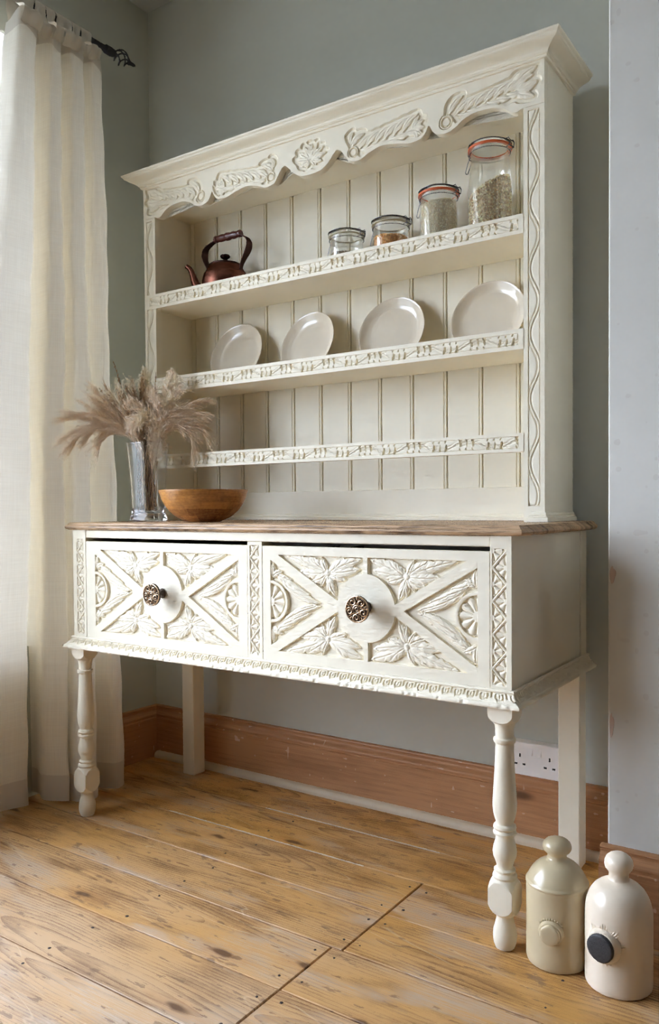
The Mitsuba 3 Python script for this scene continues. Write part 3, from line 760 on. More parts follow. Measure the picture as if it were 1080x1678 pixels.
for s_ in (1, -1):
    for (d0, z0, r0) in ((0.396, 1.7865, 0.0185), (0.134, 1.7815, 0.0170)):
        q_ = np.hypot(X - FX - s_ * d0, Z - z0) / r0
        ring_ = np.where(q_ < 0.50, -0.0012 - 0.0012 * (1 - q_), np.where(q_ < 0.68, -0.0056, np.where(q_ < 0.92, -0.0006 - 0.002 * ((q_ - 0.8) / 0.12) ** 2, -0.0052)))
        H = np.where(q_ < 1.0, ring_, H)
H = np.where(edge < 0.0085, np.maximum(H, -0.0003), H)
H = np.where(Z > 1.8555, 0.0, H)
# volutes incised at the cusps
H = H - 0.0
rk('frieze', relief(X, Z, H, HF - 0.0008, HF + 0.021), smooth=40)
# cornice
cp = [(0.0, 1.8605), (0.006, 1.8605), (0.0075, 1.8635), (0.0065, 1.8660), (0.010, 1.8672), (0.0125, 1.8700)]
for k in range(11):
    a = k / 10
    cp.append((0.0130 + 0.030 * a + 0.0045 * math.sin(2 * PI * a) * -1, 1.8705 + 0.0195 * a))
cp += [(0.0440, 1.8905), (0.0470, 1.8930), (0.0480, 1.8960), (0.0475, 1.8978), (0.0440, 1.8984), (-0.02, 1.8984)]
R = np.array([[(HL - o, DEP, z), (HL - o, HF - o, z), (HR + o, HF - o, z), (HR + o, DEP, z)] for o, z in cp])
v = R.reshape(-1, 3); f = []
for i in range(len(cp) - 1):
    for j in range(3):
        a, b, c_, d = i * 4 + j, i * 4 + j + 1, (i + 1) * 4 + j + 1, (i + 1) * 4 + j
        f += [[a, b, c_], [a, c_, d]]
    f += [[i * 4 + 3, i * 4, (i + 1) * 4], [i * 4 + 3, (i + 1) * 4, (i + 1) * 4 + 3]]
n = len(cp) - 1
f += [[n * 4, n * 4 + 1, n * 4 + 2], [n * 4, n * 4 + 2, n * 4 + 3], [0, 2, 1], [0, 3, 2]]
rk('cornice', trimesh.Trimesh(v, f, process=False), smooth=25)

# ------------------------------------------------------------------ plates on the middle shelf
SH1, SH2 = 1.4879 + 0.0192, 1.2284 + 0.0192
def plate_prof(r):
    return [(0, 0.003), (r * 0.50, 0.003), (r * 0.52, 0.0), (r * 0.56, 0.0), (r * 0.58, 0.003), (r * 0.74, 0.0058), (r * 0.88, 0.0125), (r * 0.97, 0.0185), (r, 0.0210), (r * 0.994, 0.0222), (r * 0.975, 0.0218),
            (r * 0.90, 0.0172), (r * 0.80, 0.0112), (r * 0.70, 0.0078), (r * 0.58, 0.0064), (r * 0.3, 0.0058), (0, 0.0056)]
pl = lathe(smooth_prof(plate_prof(0.0985), 90), 72)
pf = None
for i, (x, lab) in enumerate(((0.262, 'cream glazed plate at the left end of the middle shelf, nearest the dried grasses'),
                              (0.532, 'cream glazed plate with a bright window reflection, second from the left'),
                              (0.806, 'cream glazed plate on the middle shelf, third from the left'),
                              (1.083, 'largest-looking cream glazed plate at the right end of the middle shelf'))):
    lean = 16.5 + (0, 0.8, -0.6, 0.4)[i]
    k = key_of(None, 'plate')
    if pf is None: pf = mikit.ply(pl, 'm_plate', smooth=40)
    a = math.radians(lean)
    # plate axis points to the viewer and up; lowest rim point rests on the shelf, the back rim on the boards
    r = 0.0985
    cz = SH2 + r * math.cos(a) - 0.0205 * math.sin(a) + 0.002
    cy = YBD - 0.001 - r * math.sin(a) - 0.0205 * math.cos(a) + 0.012
    scene[k] = {**pf, 'to_world': T().translate([x, cy, cz]).rotate([0, 0, 1], (2, -5, 3, 1)[i]).rotate([1, 0, 0], 90 - lean)}
    labels[k] = {'label': lab, 'category': 'plate', 'group': 'plates on the middle shelf'}

# ------------------------------------------------------------------ storage jars
JARGROUP = 'clip-top jars on the top shelf'
def flakes(n, place, size, cols, seed, flat=0.5):
    r = np.random.default_rng(seed)
    base = trimesh.creation.icosahedron(); bv, bf = np.array(base.vertices), np.array(base.faces)
    q = r.normal(size=(n, 4)); q /= np.linalg.norm(q, axis=1, keepdims=True)
    a, b, c_, d = q.T
    M = np.stack([1 - 2 * (c_ * c_ + d * d), 2 * (b * c_ - a * d), 2 * (b * d + a * c_), 2 * (b * c_ + a * d), 1 - 2 * (b * b + d * d), 2 * (c_ * d - a * b), 2 * (b * d - a * c_), 2 * (c_ * d + a * b), 1 - 2 * (b * b + c_ * c_)], -1).reshape(n, 3, 3)
    s = size * r.uniform(0.7, 1.3, (n, 1, 1)) * np.array([1, 0.75, flat])
    v = np.einsum('nij,nkj->nki', M, bv[None] * s) + place[:, None]
    f = bf[None] + (np.arange(n) * len(bv))[:, None, None]
    col = np.array(cols)[r.integers(0, len(cols), n)] * r.uniform(0.85, 1.12, (n, 1))
    return v.reshape(-1, 3), f.reshape(-1, 3), np.repeat(np.clip(col, 0, 1), len(bv), 0)
def jar(x, y, z0, r, h, neck, fill, tilt, cols, fsize, seal, label, clabel, clip_ang, seed, shoulder=0.8, flat=0.5, open_clip=True):
    """r: body radius, h: total height, neck: radius under the lid; fill: height of the contents"""
    j = thing('storage_jar', label, 'jar', JARGROUP)
    hl = h - 0.020                                 # lid line
    out = smooth_prof([(r * 0.80, 0.0), (r * 0.95, 0.003), (r, 0.012), (r, hl * shoulder - 0.012), (r * 0.985, hl * shoulder), (neck * 1.0, hl - 0.012), (neck, hl - 0.006)], 40)
    lip = [(neck + 0.003, hl - 0.0055), (neck + 0.004, hl - 0.003), (neck + 0.003, hl)]
    th = 0.0030
    inn = smooth_prof([(neck - th, hl), (neck - th, hl - 0.012), (r * 0.985 - th, hl * shoulder - 0.002), (r - th, hl * shoulder - 0.014), (r - th, 0.014), (r * 0.85 - th, 0.0065), (0, 0.006)], 40)
    g = lathe(np.vstack([[(0, 0.0015), (r * 0.7, 0.0015)], out, lip, [(neck - th, hl)]]), 56, (x, y, z0))
    add('glass_body', g, 'm_jarglass', j, smooth=40)
    add('inner_wall', lathe(inn, 56, (x, y, z0)), 'm_jarglass', j, smooth=40)
    lid = lathe([(0, hl + 0.0035), (neck - 0.006, hl + 0.0035), (neck - 0.004, hl + 0.0032), (neck + 0.002, hl + 0.0030), (neck + 0.004, hl + 0.0050), (neck + 0.004, hl + 0.0095), (neck + 0.002, hl + 0.013), (neck - 0.006, hl + 0.017), (neck * 0.6, hl + 0.0195), (0, hl + 0.020)], 56, (x, y, z0))
    add('lid', lid, 'm_glass', j, smooth=30, label='clear glass clip lid')
    s = lathe([(neck - 0.003, hl + 0.0003), (neck + 0.0042, hl + 0.0003), (neck + 0.0048, hl + 0.0015), (neck + 0.0042, hl + 0.0028), (neck - 0.003, hl + 0.0028), (neck - 0.003, hl + 0.0003)], 56, (x, y, z0))
    if seal == 'red':
        s = lathe([(neck - 0.003, hl - 0.0065 + 0.007), (neck + 0.0050, hl + 0.0003), (neck + 0.0060, hl - 0.001), (neck + 0.0058, hl + 0.0040), (neck + 0.0045, hl + 0.0048), (neck + 0.0042, hl + 0.0029), (neck - 0.003, hl + 0.0029), (neck - 0.003, hl + 0.0005)], 56, (x, y, z0))
    add('seal', s, 'm_rubber' if seal == 'red' else 'm_rubber_pale', j, smooth=30, label='orange-red rubber sealing ring' if seal == 'red' else 'pale rubber sealing ring')
    # wire bail
    ca, sa = math.cos(clip_ang), math.sin(clip_ang)
    R3 = lambda p: np.array([x + p[0] * ca - p[1] * sa, y + p[0] * sa + p[1] * ca, z0 + p[2]])
    w = []
    a = np.linspace(0, 2 * PI, 48, endpoint=False)
    for zz, rr in ((hl - 0.0085, neck + 0.0018), (hl + 0.0105, neck + 0.0045)):
        w.append(tube(np.stack([x + rr * np.cos(a), y + rr * np.sin(a), a * 0 + z0 + zz], 1), 0.00085, 6, True))
    n2 = neck
    for s_ in (1, -1):
        loop = [(n2 + 0.003, s_ * 0.010, hl - 0.0085), (n2 + 0.012, s_ * 0.010, hl - 0.006), (n2 + 0.014, s_ * 0.010, hl + 0.005), (n2 + 0.010, s_ * 0.010, hl + 0.012), (n2 + 0.003, s_ * 0.010, hl + 0.0105)]
        w.append(tube([R3(p) for p in loop], 0.001, 6))
        lv = [(-n2 - 0.003, s_ * 0.009, hl + 0.0105), (-n2 - 0.010, s_ * 0.009, hl + 0.011), (-n2 - 0.010, s_ * 0.008, hl + 0.002), (-n2 - 0.006, s_ * 0.008, hl - 0.008), (-n2 - 0.011, s_ * 0.007, hl - 0.014), (-n2 - 0.020, s_ * 0.005, hl - 0.036), (-n2 - 0.0205, 0, hl - 0.038)]
        w.append(tube([R3(p) for p in lv], 0.001, 6))
    w.append(tube([R3((n2 + 0.014, -0.010, hl + 0.005)), R3((n2 + 0.014, 0.010, hl + 0.005))], 0.001, 6))
    w.append(tube([R3((n2 + 0.012, -0.010, hl - 0.006)), R3((n2 + 0.012, 0.010, hl - 0.006))], 0.0016, 6))
    w.append(tube([R3((-n2 - 0.010, -0.009, hl + 0.002)), R3((-n2 - 0.010, 0.009, hl + 0.002))], 0.001, 6))
    w.append(tube([R3((-n2 - 0.007, -0.009, hl - 0.008)), R3((-n2 - 0.007, 0.009, hl - 0.008))], 0.0018, 6))
    add('wire_clip', cat_(w), 'm_wire', j, smooth=50, label='sprung wire closure')
    # contents: a solid heap covered with grains, one mesh of all its pieces
    rc = r - th - 0.0012
    nr, na = 14, 48
    zt = lambda px, py: np.minimum(fill + tilt[0] * (px - x) / r + tilt[1] * (py - y) / r, hl - 0.006)
    rad_at = lambda z: np.interp(z, [0.006, 0.013, hl * shoulder - 0.012, hl - 0.012, hl], [rc * 0.86, rc, rc, min(rc, neck - th - 0.001), min(rc, neck - th - 0.001)])
    rr = np.random.default_rng(seed)
    pts = []
    n = 9000
    ang = rr.uniform(0, 2 * PI, n); zz = rr.uniform(0.008, hl, n)
    R_ = rad_at(zz) - fsize * 0.8
    px, py = x + R_ * np.cos(ang), y + R_ * np.sin(ang)
    k = zz < zt(px, py)
    pts.append(np.stack([px, py, z0 + zz], 1)[k])
    n = 2600
    q = np.sqrt(rr.uniform(0, 1, n)); ang = rr.uniform(0, 2 * PI, n)
    R_ = (rc - fsize) * q; px, py = x + R_ * np.cos(ang), y + R_ * np.sin(ang)
    ztop = zt(px, py); R2 = np.minimum(R_, rad_at(ztop) - fsize)
    px, py = x + R2 * np.cos(ang), y + R2 * np.sin(ang)
    pts.append(np.stack([px, py, z0 + zt(px, py) + rr.uniform(-1, 0.6, n) * fsize], 1))
    pts = np.vstack(pts)
    keep = rr.permutation(len(pts))[:int(5200)]
    v1, f1, c1 = flakes(len(keep), pts[keep], fsize, cols, seed + 1, flat)
    # core
    A = np.linspace(0, 2 * PI, na, endpoint=False)
    zc = np.linspace(0, 1, 8)
    cv = []
    for t_ in zc:
        for a_ in A:
            pr = rc - 1.6 * fsize
            top = float(zt(x + pr * math.cos(a_), y + pr * math.sin(a_))) - fsize
            z_ = 0.008 + (top - 0.008) * t_
            q_ = float(rad_at(z_)) - 1.6 * fsize
            cv.append((x + q_ * math.cos(a_), y + q_ * math.sin(a_), z0 + z_))
    cv.append((x, y, z0 + float(zt(x, y)) - fsize)); cv.append((x, y, z0 + 0.008))
    i, jj = np.meshgrid(np.arange(7), np.arange(na), indexing='ij')
    qd = np.stack([i * na + jj, i * na + (jj + 1) % na, (i + 1) * na + (jj + 1) % na, (i + 1) * na + jj], -1).reshape(-1, 4)
    ja = np.arange(na)
    cf = np.vstack([qd[:, [0, 1, 2]], qd[:, [0, 2, 3]], np.stack([7 * na + ja, 7 * na + (ja + 1) % na, ja * 0 + 8 * na], 1), np.stack([(ja + 1) % na, ja, ja * 0 + 8 * na + 1], 1)])
    cc = np.repeat(np.mean(cols, 0)[None] * 0.85, len(cv), 0)
    c1 = np.clip(c1 * 1.25, 0, 0.9)
    m = (np.vstack([v1, np.array(cv)]), np.vstack([f1, cf + len(v1)]))
    add('contents', m, 'm_vcol', j, color=np.vstack([c1, cc]), label=clabel, kind='stuff')
JY = 0.383
oats = [(0.74, 0.59, 0.38), (0.84, 0.71, 0.50), (0.54, 0.39, 0.22), (0.88, 0.78, 0.58), (0.33, 0.21, 0.11)]
jar(0.684, JY, SH1, 0.0475, 0.120, 0.0455, 0.052, (-0.003, -0.002), [(0.22, 0.16, 0.11), (0.34, 0.27, 0.19), (0.15, 0.10, 0.07), (0.42, 0.35, 0.26)], 0.0017, 'pale', 'small squat clip-top glass jar of dark seeds beside the small wooden disc', 'dark brown seeds', -0.15, 11, 0.74)
jar(0.823, JY, SH1, 0.0485, 0.124, 0.0465, 0.072, (-0.003, 0.002), [(0.50, 0.24, 0.07), (0.62, 0.33, 0.11), (0.40, 0.17, 0.045), (0.68, 0.42, 0.17)], 0.0033, 'pale', 'squat clip-top glass jar filled with orange-brown pulses', 'orange-brown pulses', -0.15, 21, 0.74, 0.9)
jar(0.963, JY, SH1, 0.0488, 0.171, 0.0462, 0.130, (0.004, 0.002), [(0.76, 0.67, 0.51), (0.84, 0.77, 0.62), (0.60, 0.50, 0.36)], 0.0016, 'red', 'medium clip-top glass jar with an orange seal filled with pale grain', 'pale fine grain', -0.15, 31, 0.82)
jar(1.101, JY, SH1, 0.0555, 0.250, 0.0470, 0.140, (0.026, 0.010), oats, 0.0023, 'red', 'tall clip-top glass jar with a red seal half filled with oat flakes', 'oat flakes heaped to one side', -0.15, 41, 0.62, 0.35)
# little round wooden lid beside the jars
add('wooden_disc', lathe(smooth_prof([(0, 0.0), (0.022, 0.0), (0.025, 0.003), (0.025, 0.016), (0.0235, 0.019), (0.020, 0.020), (0, 0.0203)], 30), 36, (0.577, JY - 0.02, SH1)), 'm_bowl', smooth=40, label='small brown round wooden disc lying left of the squat jars on the top shelf', cat='wooden disc')

# ------------------------------------------------------------------ copper kettle
K = thing('copper_kettle', 'dark copper kettle with a turned wooden grip on the top shelf', 'kettle')
kx, ky, kz = 0.245, JY, SH1
add('body', lathe(smooth_prof([(0, 0.0), (0.055, 0.0), (0.061, 0.004), (0.069, 0.030), (0.0705, 0.048), (0.0665, 0.070), (0.056, 0.088), (0.050, 0.096), (0.0475, 0.101), (0.046, 0.1015), (0, 0.1005)], 70), 56, (kx, ky, kz)), 'm_copper', K, smooth=40)
ld = add('lid', lathe([(0.0, 0.0985), (0.046, 0.0985), (0.0485, 0.100), (0.049, 0.103), (0.046, 0.105), (0.034, 0.109), (0.018, 0.1125), (0.007, 0.114), (0.0055, 0.119), (0.008, 0.122), (0.0135, 0.125), (0.0155, 0.129), (0.013, 0.133), (0.006, 0.135), (0, 0.1352)], 48, (kx, ky, kz)), 'm_darkmetal', K, smooth=35, label='dark domed lid with a round knob')
d = np.array([-0.97, -0.24, 0]); d /= np.linalg.norm(d)
sp = spline([np.array([kx, ky, kz + 0.028]) + d * 0.055, np.array([kx, ky, kz + 0.036]) + d * 0.085, np.array([kx, ky, kz + 0.068]) + d * 0.107, np.array([kx, ky, kz + 0.098]) + d * 0.118, np.array([kx, ky, kz + 0.114]) + d * 0.134], 26)
add('spout', tube(sp, np.interp(np.linspace(0, 1, 26), [0, 0.3, 0.7, 0.93, 1], [0.021, 0.0145, 0.0095, 0.0075, 0.0068]), 18), 'm_copper', K, smooth=50)
def strap(pts, w, t):
    p = spline(pts, 26); n = len(p)
    tg = np.gradient(p, axis=0); tg /= np.linalg.norm(tg, axis=1, keepdims=True)
    side = np.array([0.1, 0.99, 0.0]); nn = np.cross(tg, side); nn /= np.linalg.norm(nn, axis=1, keepdims=True)
    ww = np.broadcast_to(w, (n,))[:, None]
    ring = np.stack([p + side * ww + nn * t, p + side * ww - nn * t, p - side * ww - nn * t, p - side * ww + nn * t], 1)
    v = ring.reshape(-1, 3)
    i, j = np.meshgrid(np.arange(n - 1), np.arange(4), indexing='ij')
    q = np.stack([i * 4 + j, i * 4 + (j + 1) % 4, (i + 1) * 4 + (j + 1) % 4, (i + 1) * 4 + j], -1).reshape(-1, 4)
    f = np.vstack([q[:, [0, 2, 1]], q[:, [0, 3, 2]], [[0, 1, 2], [0, 2, 3]], [[4 * n - 4, 4 * n - 2, 4 * n - 3], [4 * n - 4, 4 * n - 1, 4 * n - 2]]])
    return trimesh.Trimesh(v, f, process=False)
hd = add('handle', strap([(kx - 0.062, ky, kz + 0.074), (kx - 0.066, ky, kz + 0.100), (kx - 0.082, ky, kz + 0.136), (kx - 0.080, ky, kz + 0.160), (kx - 0.056, ky, kz + 0.176), (kx - 0.030, ky, kz + 0.186)], np.r_[np.linspace(0.005, 0.0125, 13), np.linspace(0.0125, 0.006, 13)], 0.0013), 'm_darkmetal', K, smooth=40, label='dark metal handle strap on the spout side')
add('handle', strap([(kx + 0.062, ky, kz + 0.074), (kx + 0.068, ky, kz + 0.100), (kx + 0.092, ky, kz + 0.136), (kx + 0.095, ky, kz + 0.156), (kx + 0.072, ky, kz + 0.178), (kx + 0.056, ky, kz + 0.186)], np.r_[np.linspace(0.005, 0.0125, 13), np.linspace(0.0125, 0.006, 13)], 0.0013), 'm_darkmetal', K, smooth=40, label='dark metal handle strap away from the spout')
g = lathe([(0, -0.052), (0.0095, -0.052), (0.0105, -0.050), (0.0105, -0.044), (0.008, -0.042), (0.0095, -0.037), (0.0115, -0.022), (0.0095, -0.011), (0.0115, -0.006), (0.0120, 0), (0.0115, 0.006), (0.0095, 0.011), (0.0115, 0.022), (0.0095, 0.037), (0.008, 0.042), (0.0105, 0.044), (0.0105, 0.050), (0.0095, 0.052), (0, 0.052)], 28)
g.apply_transform(trimesh.transformations.rotation_matrix(PI / 2, (0, 1, 0)))
g.apply_translation((kx + 0.012, ky, kz + 0.187))
add('grip', g, 'm_grip', hd, smooth=35, label='turned dark red-brown wooden grip')

# ------------------------------------------------------------------ wooden bowl
bx, by = 0.373, 0.140
bo = smooth_prof([(0.0, 0.0), (0.040, 0.0), (0.047, 0.002), (0.070, 0.012), (0.094, 0.032), (0.111, 0.058), (0.119, 0.080), (0.1205, 0.0855)], 40)
bi = smooth_prof([(0.1180, 0.0862), (0.1130, 0.078), (0.103, 0.055), (0.085, 0.032), (0.062, 0.016), (0.030, 0.009), (0, 0.008)], 30)
pr_ = np.vstack([bo, [(0.1195, 0.0866)], bi])
m = lathe(pr_, 96)
uvb = np.stack([np.arctan2(m.vertices[:, 1], m.vertices[:, 0]) / (2 * PI) + 0.5, m.vertices[:, 2] / 0.0866], 1)
m.apply_translation((bx, by, ZT + 0.0003))
add('wooden_bowl', m, 'm_bowl', smooth=True, uv=uvb, label='round glossy wooden bowl of blocked light and dark timber on the dresser top', cat='bowl')

# ------------------------------------------------------------------ glass vase and dried grasses
vx, vy = 0.112, 0.185
def sq_ring(r, z, n=64, e=5.0, rot=0.2):
    a = np.arange(n) * 2 * PI / n
    c_, s_ = np.cos(a), np.sin(a)
    k = (np.abs(c_) ** e + np.abs(s_) ** e) ** (-1 / e)
    px, py = r * k * c_, r * k * s_
    return np.stack([vx + px * math.cos(rot) - py * math.sin(rot), vy + px * math.sin(rot) + py * math.cos(rot), np.full(n, z)], 1)
zz0 = ZT + 0.0003
def ring_mesh(rings):
    v = np.vstack(rings); nn_, nr_ = 64, len(rings)
    i, j = np.meshgrid(np.arange(nr_ - 1), np.arange(nn_), indexing='ij')
    q = np.stack([i * nn_ + j, i * nn_ + (j + 1) % nn_, (i + 1) * nn_ + (j + 1) % nn_, (i + 1) * nn_ + j], -1).reshape(-1, 4)
    return trimesh.Trimesh(v, np.vstack([q[:, [0, 1, 2]], q[:, [0, 2, 3]]]), process=False)
vr = [sq_ring(0.0005, zz0), sq_ring(0.040, zz0, e=4), sq_ring(0.0445, zz0 + 0.003), sq_ring(0.045, zz0 + 0.010), sq_ring(0.0425, zz0 + 0.016), sq_ring(0.0415, zz0 + 0.022)]
vr += [sq_ring(0.0415 + 0.0135 * t_ ** 1.7, zz0 + 0.022 + 0.206 * t_, e=4.0 - 0.8 * t_) for t_ in np.linspace(0.1, 1, 12)] + [sq_ring(0.0540, zz0 + 0.2300, e=3.2)]
vr += [sq_ring(0.0378 + 0.0142 * t_ ** 1.7, zz0 + 0.024 + 0.2045 * t_, e=4.0 - 0.8 * t_) for t_ in np.linspace(1, 0.08, 12)] + [sq_ring(0.034, zz0 + 0.0235, e=3.5), sq_ring(0.0005, zz0 + 0.023)]
add('glass_vase', ring_mesh(vr), 'm_glass', smooth=40, label='clear thick-based square glass vase holding dried grasses', cat='vase')

def grass_mat(name, c, tr=0.22):
    return mat(name, dict(type='principledthin', base_color=rgb(*c), roughness=0.8, diff_trans=tr, spec_trans=0.0, eta=1.3))
grass_mat('m_plume_cream', (0.86, 0.79, 0.64)); grass_mat('m_plume_mauve', (0.82, 0.69, 0.53)); grass_mat('m_plume_grey', (0.90, 0.80, 0.68)); grass_mat('m_plume_tan', (0.58, 0.44, 0.29))
mat('m_stalk', pri((0.50, 0.36, 0.20), 0.6)); mat('m_stalk_dark', pri((0.17, 0.085, 0.04), 0.6)); mat('m_spike', pri((0.33, 0.19, 0.08), 0.7))
RT = np.array([0.8264, 0.5629, 0.0])
RIM = ZT + 0.23
def hairs(P0, Dirs, L, w, droop, rs, seg=4):
    """thin tapering blades, two-faced strips"""
    n = len(P0)
    t = np.linspace(0, 1, seg + 1)[None, :, None]
    P = P0[:, None] + Dirs[:, None] * L[:, None, None] * t + np.array([0, 0, -1.0]) * droop[:, None, None] * L[:, None, None] * t ** 2
    P += rs.normal(size=(n, 1, 3)) * (0.06 * L[:, None, None]) * t ** 2
    side = np.cross(Dirs, rs.normal(size=(n, 3))); side /= np.linalg.norm(side, axis=1, keepdims=True) + 1e-9
    wd = (w * (1 - 0.85 * t ** 1.5)) * np.ones((n, 1, 1))
    A, B = P + side[:, None] * wd, P - side[:, None] * wd
    v = np.stack([A, B], 2).reshape(n, -1, 3)
    k = np.arange(seg) * 2
    f1 = np.vstack([np.stack([k, k + 1, k + 3], 1), np.stack([k, k + 3, k + 2], 1)])
    f = (f1[None] + (np.arange(n) * v.shape[1])[:, None, None]).reshape(-1, 3)
    return v.reshape(-1, 3), f
def plume(tip, a0, bulge, n, hl, mats, seed, head=0.55, spread=0.5, droop=0.35, label='', fluffy=0.0, group='dried grass plumes in the vase', w=0.00068, bend=None):
    """a stem from the vase foot over the rim to the tip, with a feathery head"""
    rs = np.random.default_rng(seed)
    base = np.array([vx + rs.uniform(-0.017, 0.017), vy + rs.uniform(-0.017, 0.017), ZT + 0.030])
    rim = np.array([vx, vy, RIM]) + np.array([math.cos(a0), math.sin(a0), 0]) * rs.uniform(0.022, 0.040)
    tip = np.array(tip, float)
    mid = (rim * 0.42 + tip * 0.58) + np.array([0, 0, bulge])
    s = spline([base, base * 0.45 + rim * 0.55, rim, mid, tip], 40)
    k = thing('dried_grass', label, 'dried grass', group)
    add('stem', tube(s[:36], np.linspace(0.0015, 0.0006, 36), 5), mats[1], k, smooth=50)
    t0 = 1 - head
    nc = max(1, n // 4)
    cl = rs.integers(0, nc, n)
    t = np.clip((rs.uniform(0, 1, nc) ** 0.85)[cl] + rs.normal(size=n) * 0.012, 0, 1)
    u = (t0 + (1 - t0) * t) * 39
    i = np.clip(u.astype(int), 0, 38); fr_ = (u - i)[:, None]
    P0 = s[i] * (1 - fr_) + s[i + 1] * fr_
    tg = s[i + 1] - s[i]; tg /= np.linalg.norm(tg, axis=1, keepdims=True)
    dr_ = tg + rs.normal(size=(nc, 3))[cl] * spread + rs.normal(size=(n, 3)) * spread * 0.32
    dr_ /= np.linalg.norm(dr_, axis=1, keepdims=True)
    L = hl * rs.uniform(0.5, 1.15, nc)[cl] * rs.uniform(0.85, 1.1, n) * (0.55 + 0.45 * np.sin(PI * np.clip(0.12 + 0.8 * t, 0, 1)))
    v, f = hairs(P0, dr_, L, w, droop * rs.uniform(0.3, 1.3, n), rs)
    if fluffy > 0:                              # short side barbs on each hair
        m_ = int(n * 2.2)
        j = rs.integers(0, n, m_); q_ = rs.uniform(0.25, 1, m_)[:, None]
        Pb = P0[j] + dr_[j] * L[j][:, None] * q_ + np.array([0, 0, -1.0]) * (droop * L[j][:, None] * q_ ** 2)
        db = dr_[j] + rs.normal(size=(m_, 3)) * 0.8; db /= np.linalg.norm(db, axis=1, keepdims=True)
        v2, f2 = hairs(Pb, db, fluffy * rs.uniform(0.5, 1.2, m_), w * 1.1, 0.2 * np.ones(m_), rs, 2)
        v, f = np.vstack([v, v2]), np.vstack([f, f2 + len(v)])
    add('plume', (v, f), mats[0], k)
def at(du, z, dep=0.0):
    """a point left/right of the vase axis by du, dep nearer to the window side"""
    return np.array([vx, vy, 0]) + np.array([1.0, 0, 0]) * 0 + dep * np.array([-0.55, -0.83, 0]) + du * RT + np.array([0, 0, z])
CRM, MAU, GRY, TAN = ('m_plume_cream', 'm_stalk'), ('m_plume_mauve', 'm_stalk_dark'), ('m_plume_grey', 'm_stalk'), ('m_plume_tan', 'm_stalk')
sd = 100
rl = np.random.default_rng(77)
for i_ in range(21):
    q_ = (i_ / 20) ** 0.85
    a_ = math.radians(186 - 76 * q_) if i_ % 2 else math.radians(192 - 74 * q_)
    R_ = 0.128 + 0.022 * math.sin(i_ * 2.1) - 0.015 * q_
    du, z = R_ * math.cos(a_), 1.072 + R_ * 1.10 * math.sin(a_)
    plume(at(du, z, 0.02 + 0.09 * ((i_ * 7) % 5) / 4), PI + 0.3 * (i_ % 3 - 1), 0.045 * (1 - q_), 380, 0.085, MAU if i_ % 2 else GRY, sd + i_ + 200 * (i_ > 19), head=0.72, spread=0.11, droop=0.22 - 0.15 * q_, fluffy=0.008, w=0.0008,
          label='mauve-brown feathery dried grass plume arching out to the left of the vase', group='mauve plumes arching left')
for i_, (du, z, dep) in enumerate(((-0.035, 1.272, -0.03), (-0.105, 1.235, -0.02), (-0.070, 1.240, -0.05))):
    plume(at(du, z, dep), PI - 0.6, 0.0, (900, 420, 380)[i_], (0.042, 0.028, 0.026)[i_], CRM, sd + 20 + i_, head=(0.50, 0.42, 0.42)[i_], spread=0.36, droop=0.0, w=0.0008,
          label=('tallest cream fluffy plume standing upright behind the left grasses', 'leftmost cream fluffy plume standing upright behind the left grasses', 'small cream plume between the two other cream plumes at the back')[i_], group='cream plumes at the back', fluffy=0.012)
right = [(0.070, 1.262, 0.0, 0.01), (0.098, 1.250, 0.02, 0.02), (0.118, 1.222, 0.03, 0.03), (0.108, 1.172, 0.08, 0.035), (0.090, 1.140, 0.10, 0.04), (0.078, 1.212, 0.06, 0.02), (0.060, 1.180, 0.10, 0.03), (0.118, 1.195, 0.05, 0.03), (0.070, 1.120, 0.11, 0.04)]
for i_, (du, z, dep, bu) in enumerate(right):
    plume(at(du, z, dep), 0.2, bu, 520, 0.052, GRY if i_ % 3 != 1 else CRM, sd + 40 + i_, head=0.55, spread=0.34, droop=0.30, w=0.0008,
          label='pale greyish fluffy dried grass plume leaning to the right of the vase', group='pale fluffy plumes leaning right', fluffy=0.014)
for i_, (du, z, dep, bu) in enumerate(((0.160, 1.190, 0.0, 0.04), (0.172, 1.150, 0.02, 0.05), (0.178, 1.110, 0.02, 0.06), (0.172, 1.075, 0.0, 0.07), (0.150, 1.165, 0.05, 0.04), (0.160, 1.050, 0.03, 0.075), (0.140, 1.120, 0.06, 0.05))):
    plume(at(du, z, dep), -0.1, bu * 0.7, 380, 0.080, MAU, sd + 60 + i_, head=0.65, spread=0.15, droop=0.35, fluffy=0.008, w=0.0008,
          label='brown feathery dried grass plume drooping right in front of the shelf', group='brown plumes drooping right')
for i_ in range(14):
    rs = np.random.default_rng(300 + i_)
    plume(at(-0.060 + 0.009 * i_ + rs.uniform(-.01, .01), 1.205 + rs.uniform(-0.03, 0.035), rs.uniform(-0.02, 0.08)), PI / 2 * i_, 0.0, 260, 0.055, TAN if i_ % 3 else MAU, sd + 80 + i_, head=0.60, spread=0.10, droop=0.0, w=0.0008,
          label='tan upright dried grass in the middle of the bunch', group='tan grasses in the middle of the bunch')
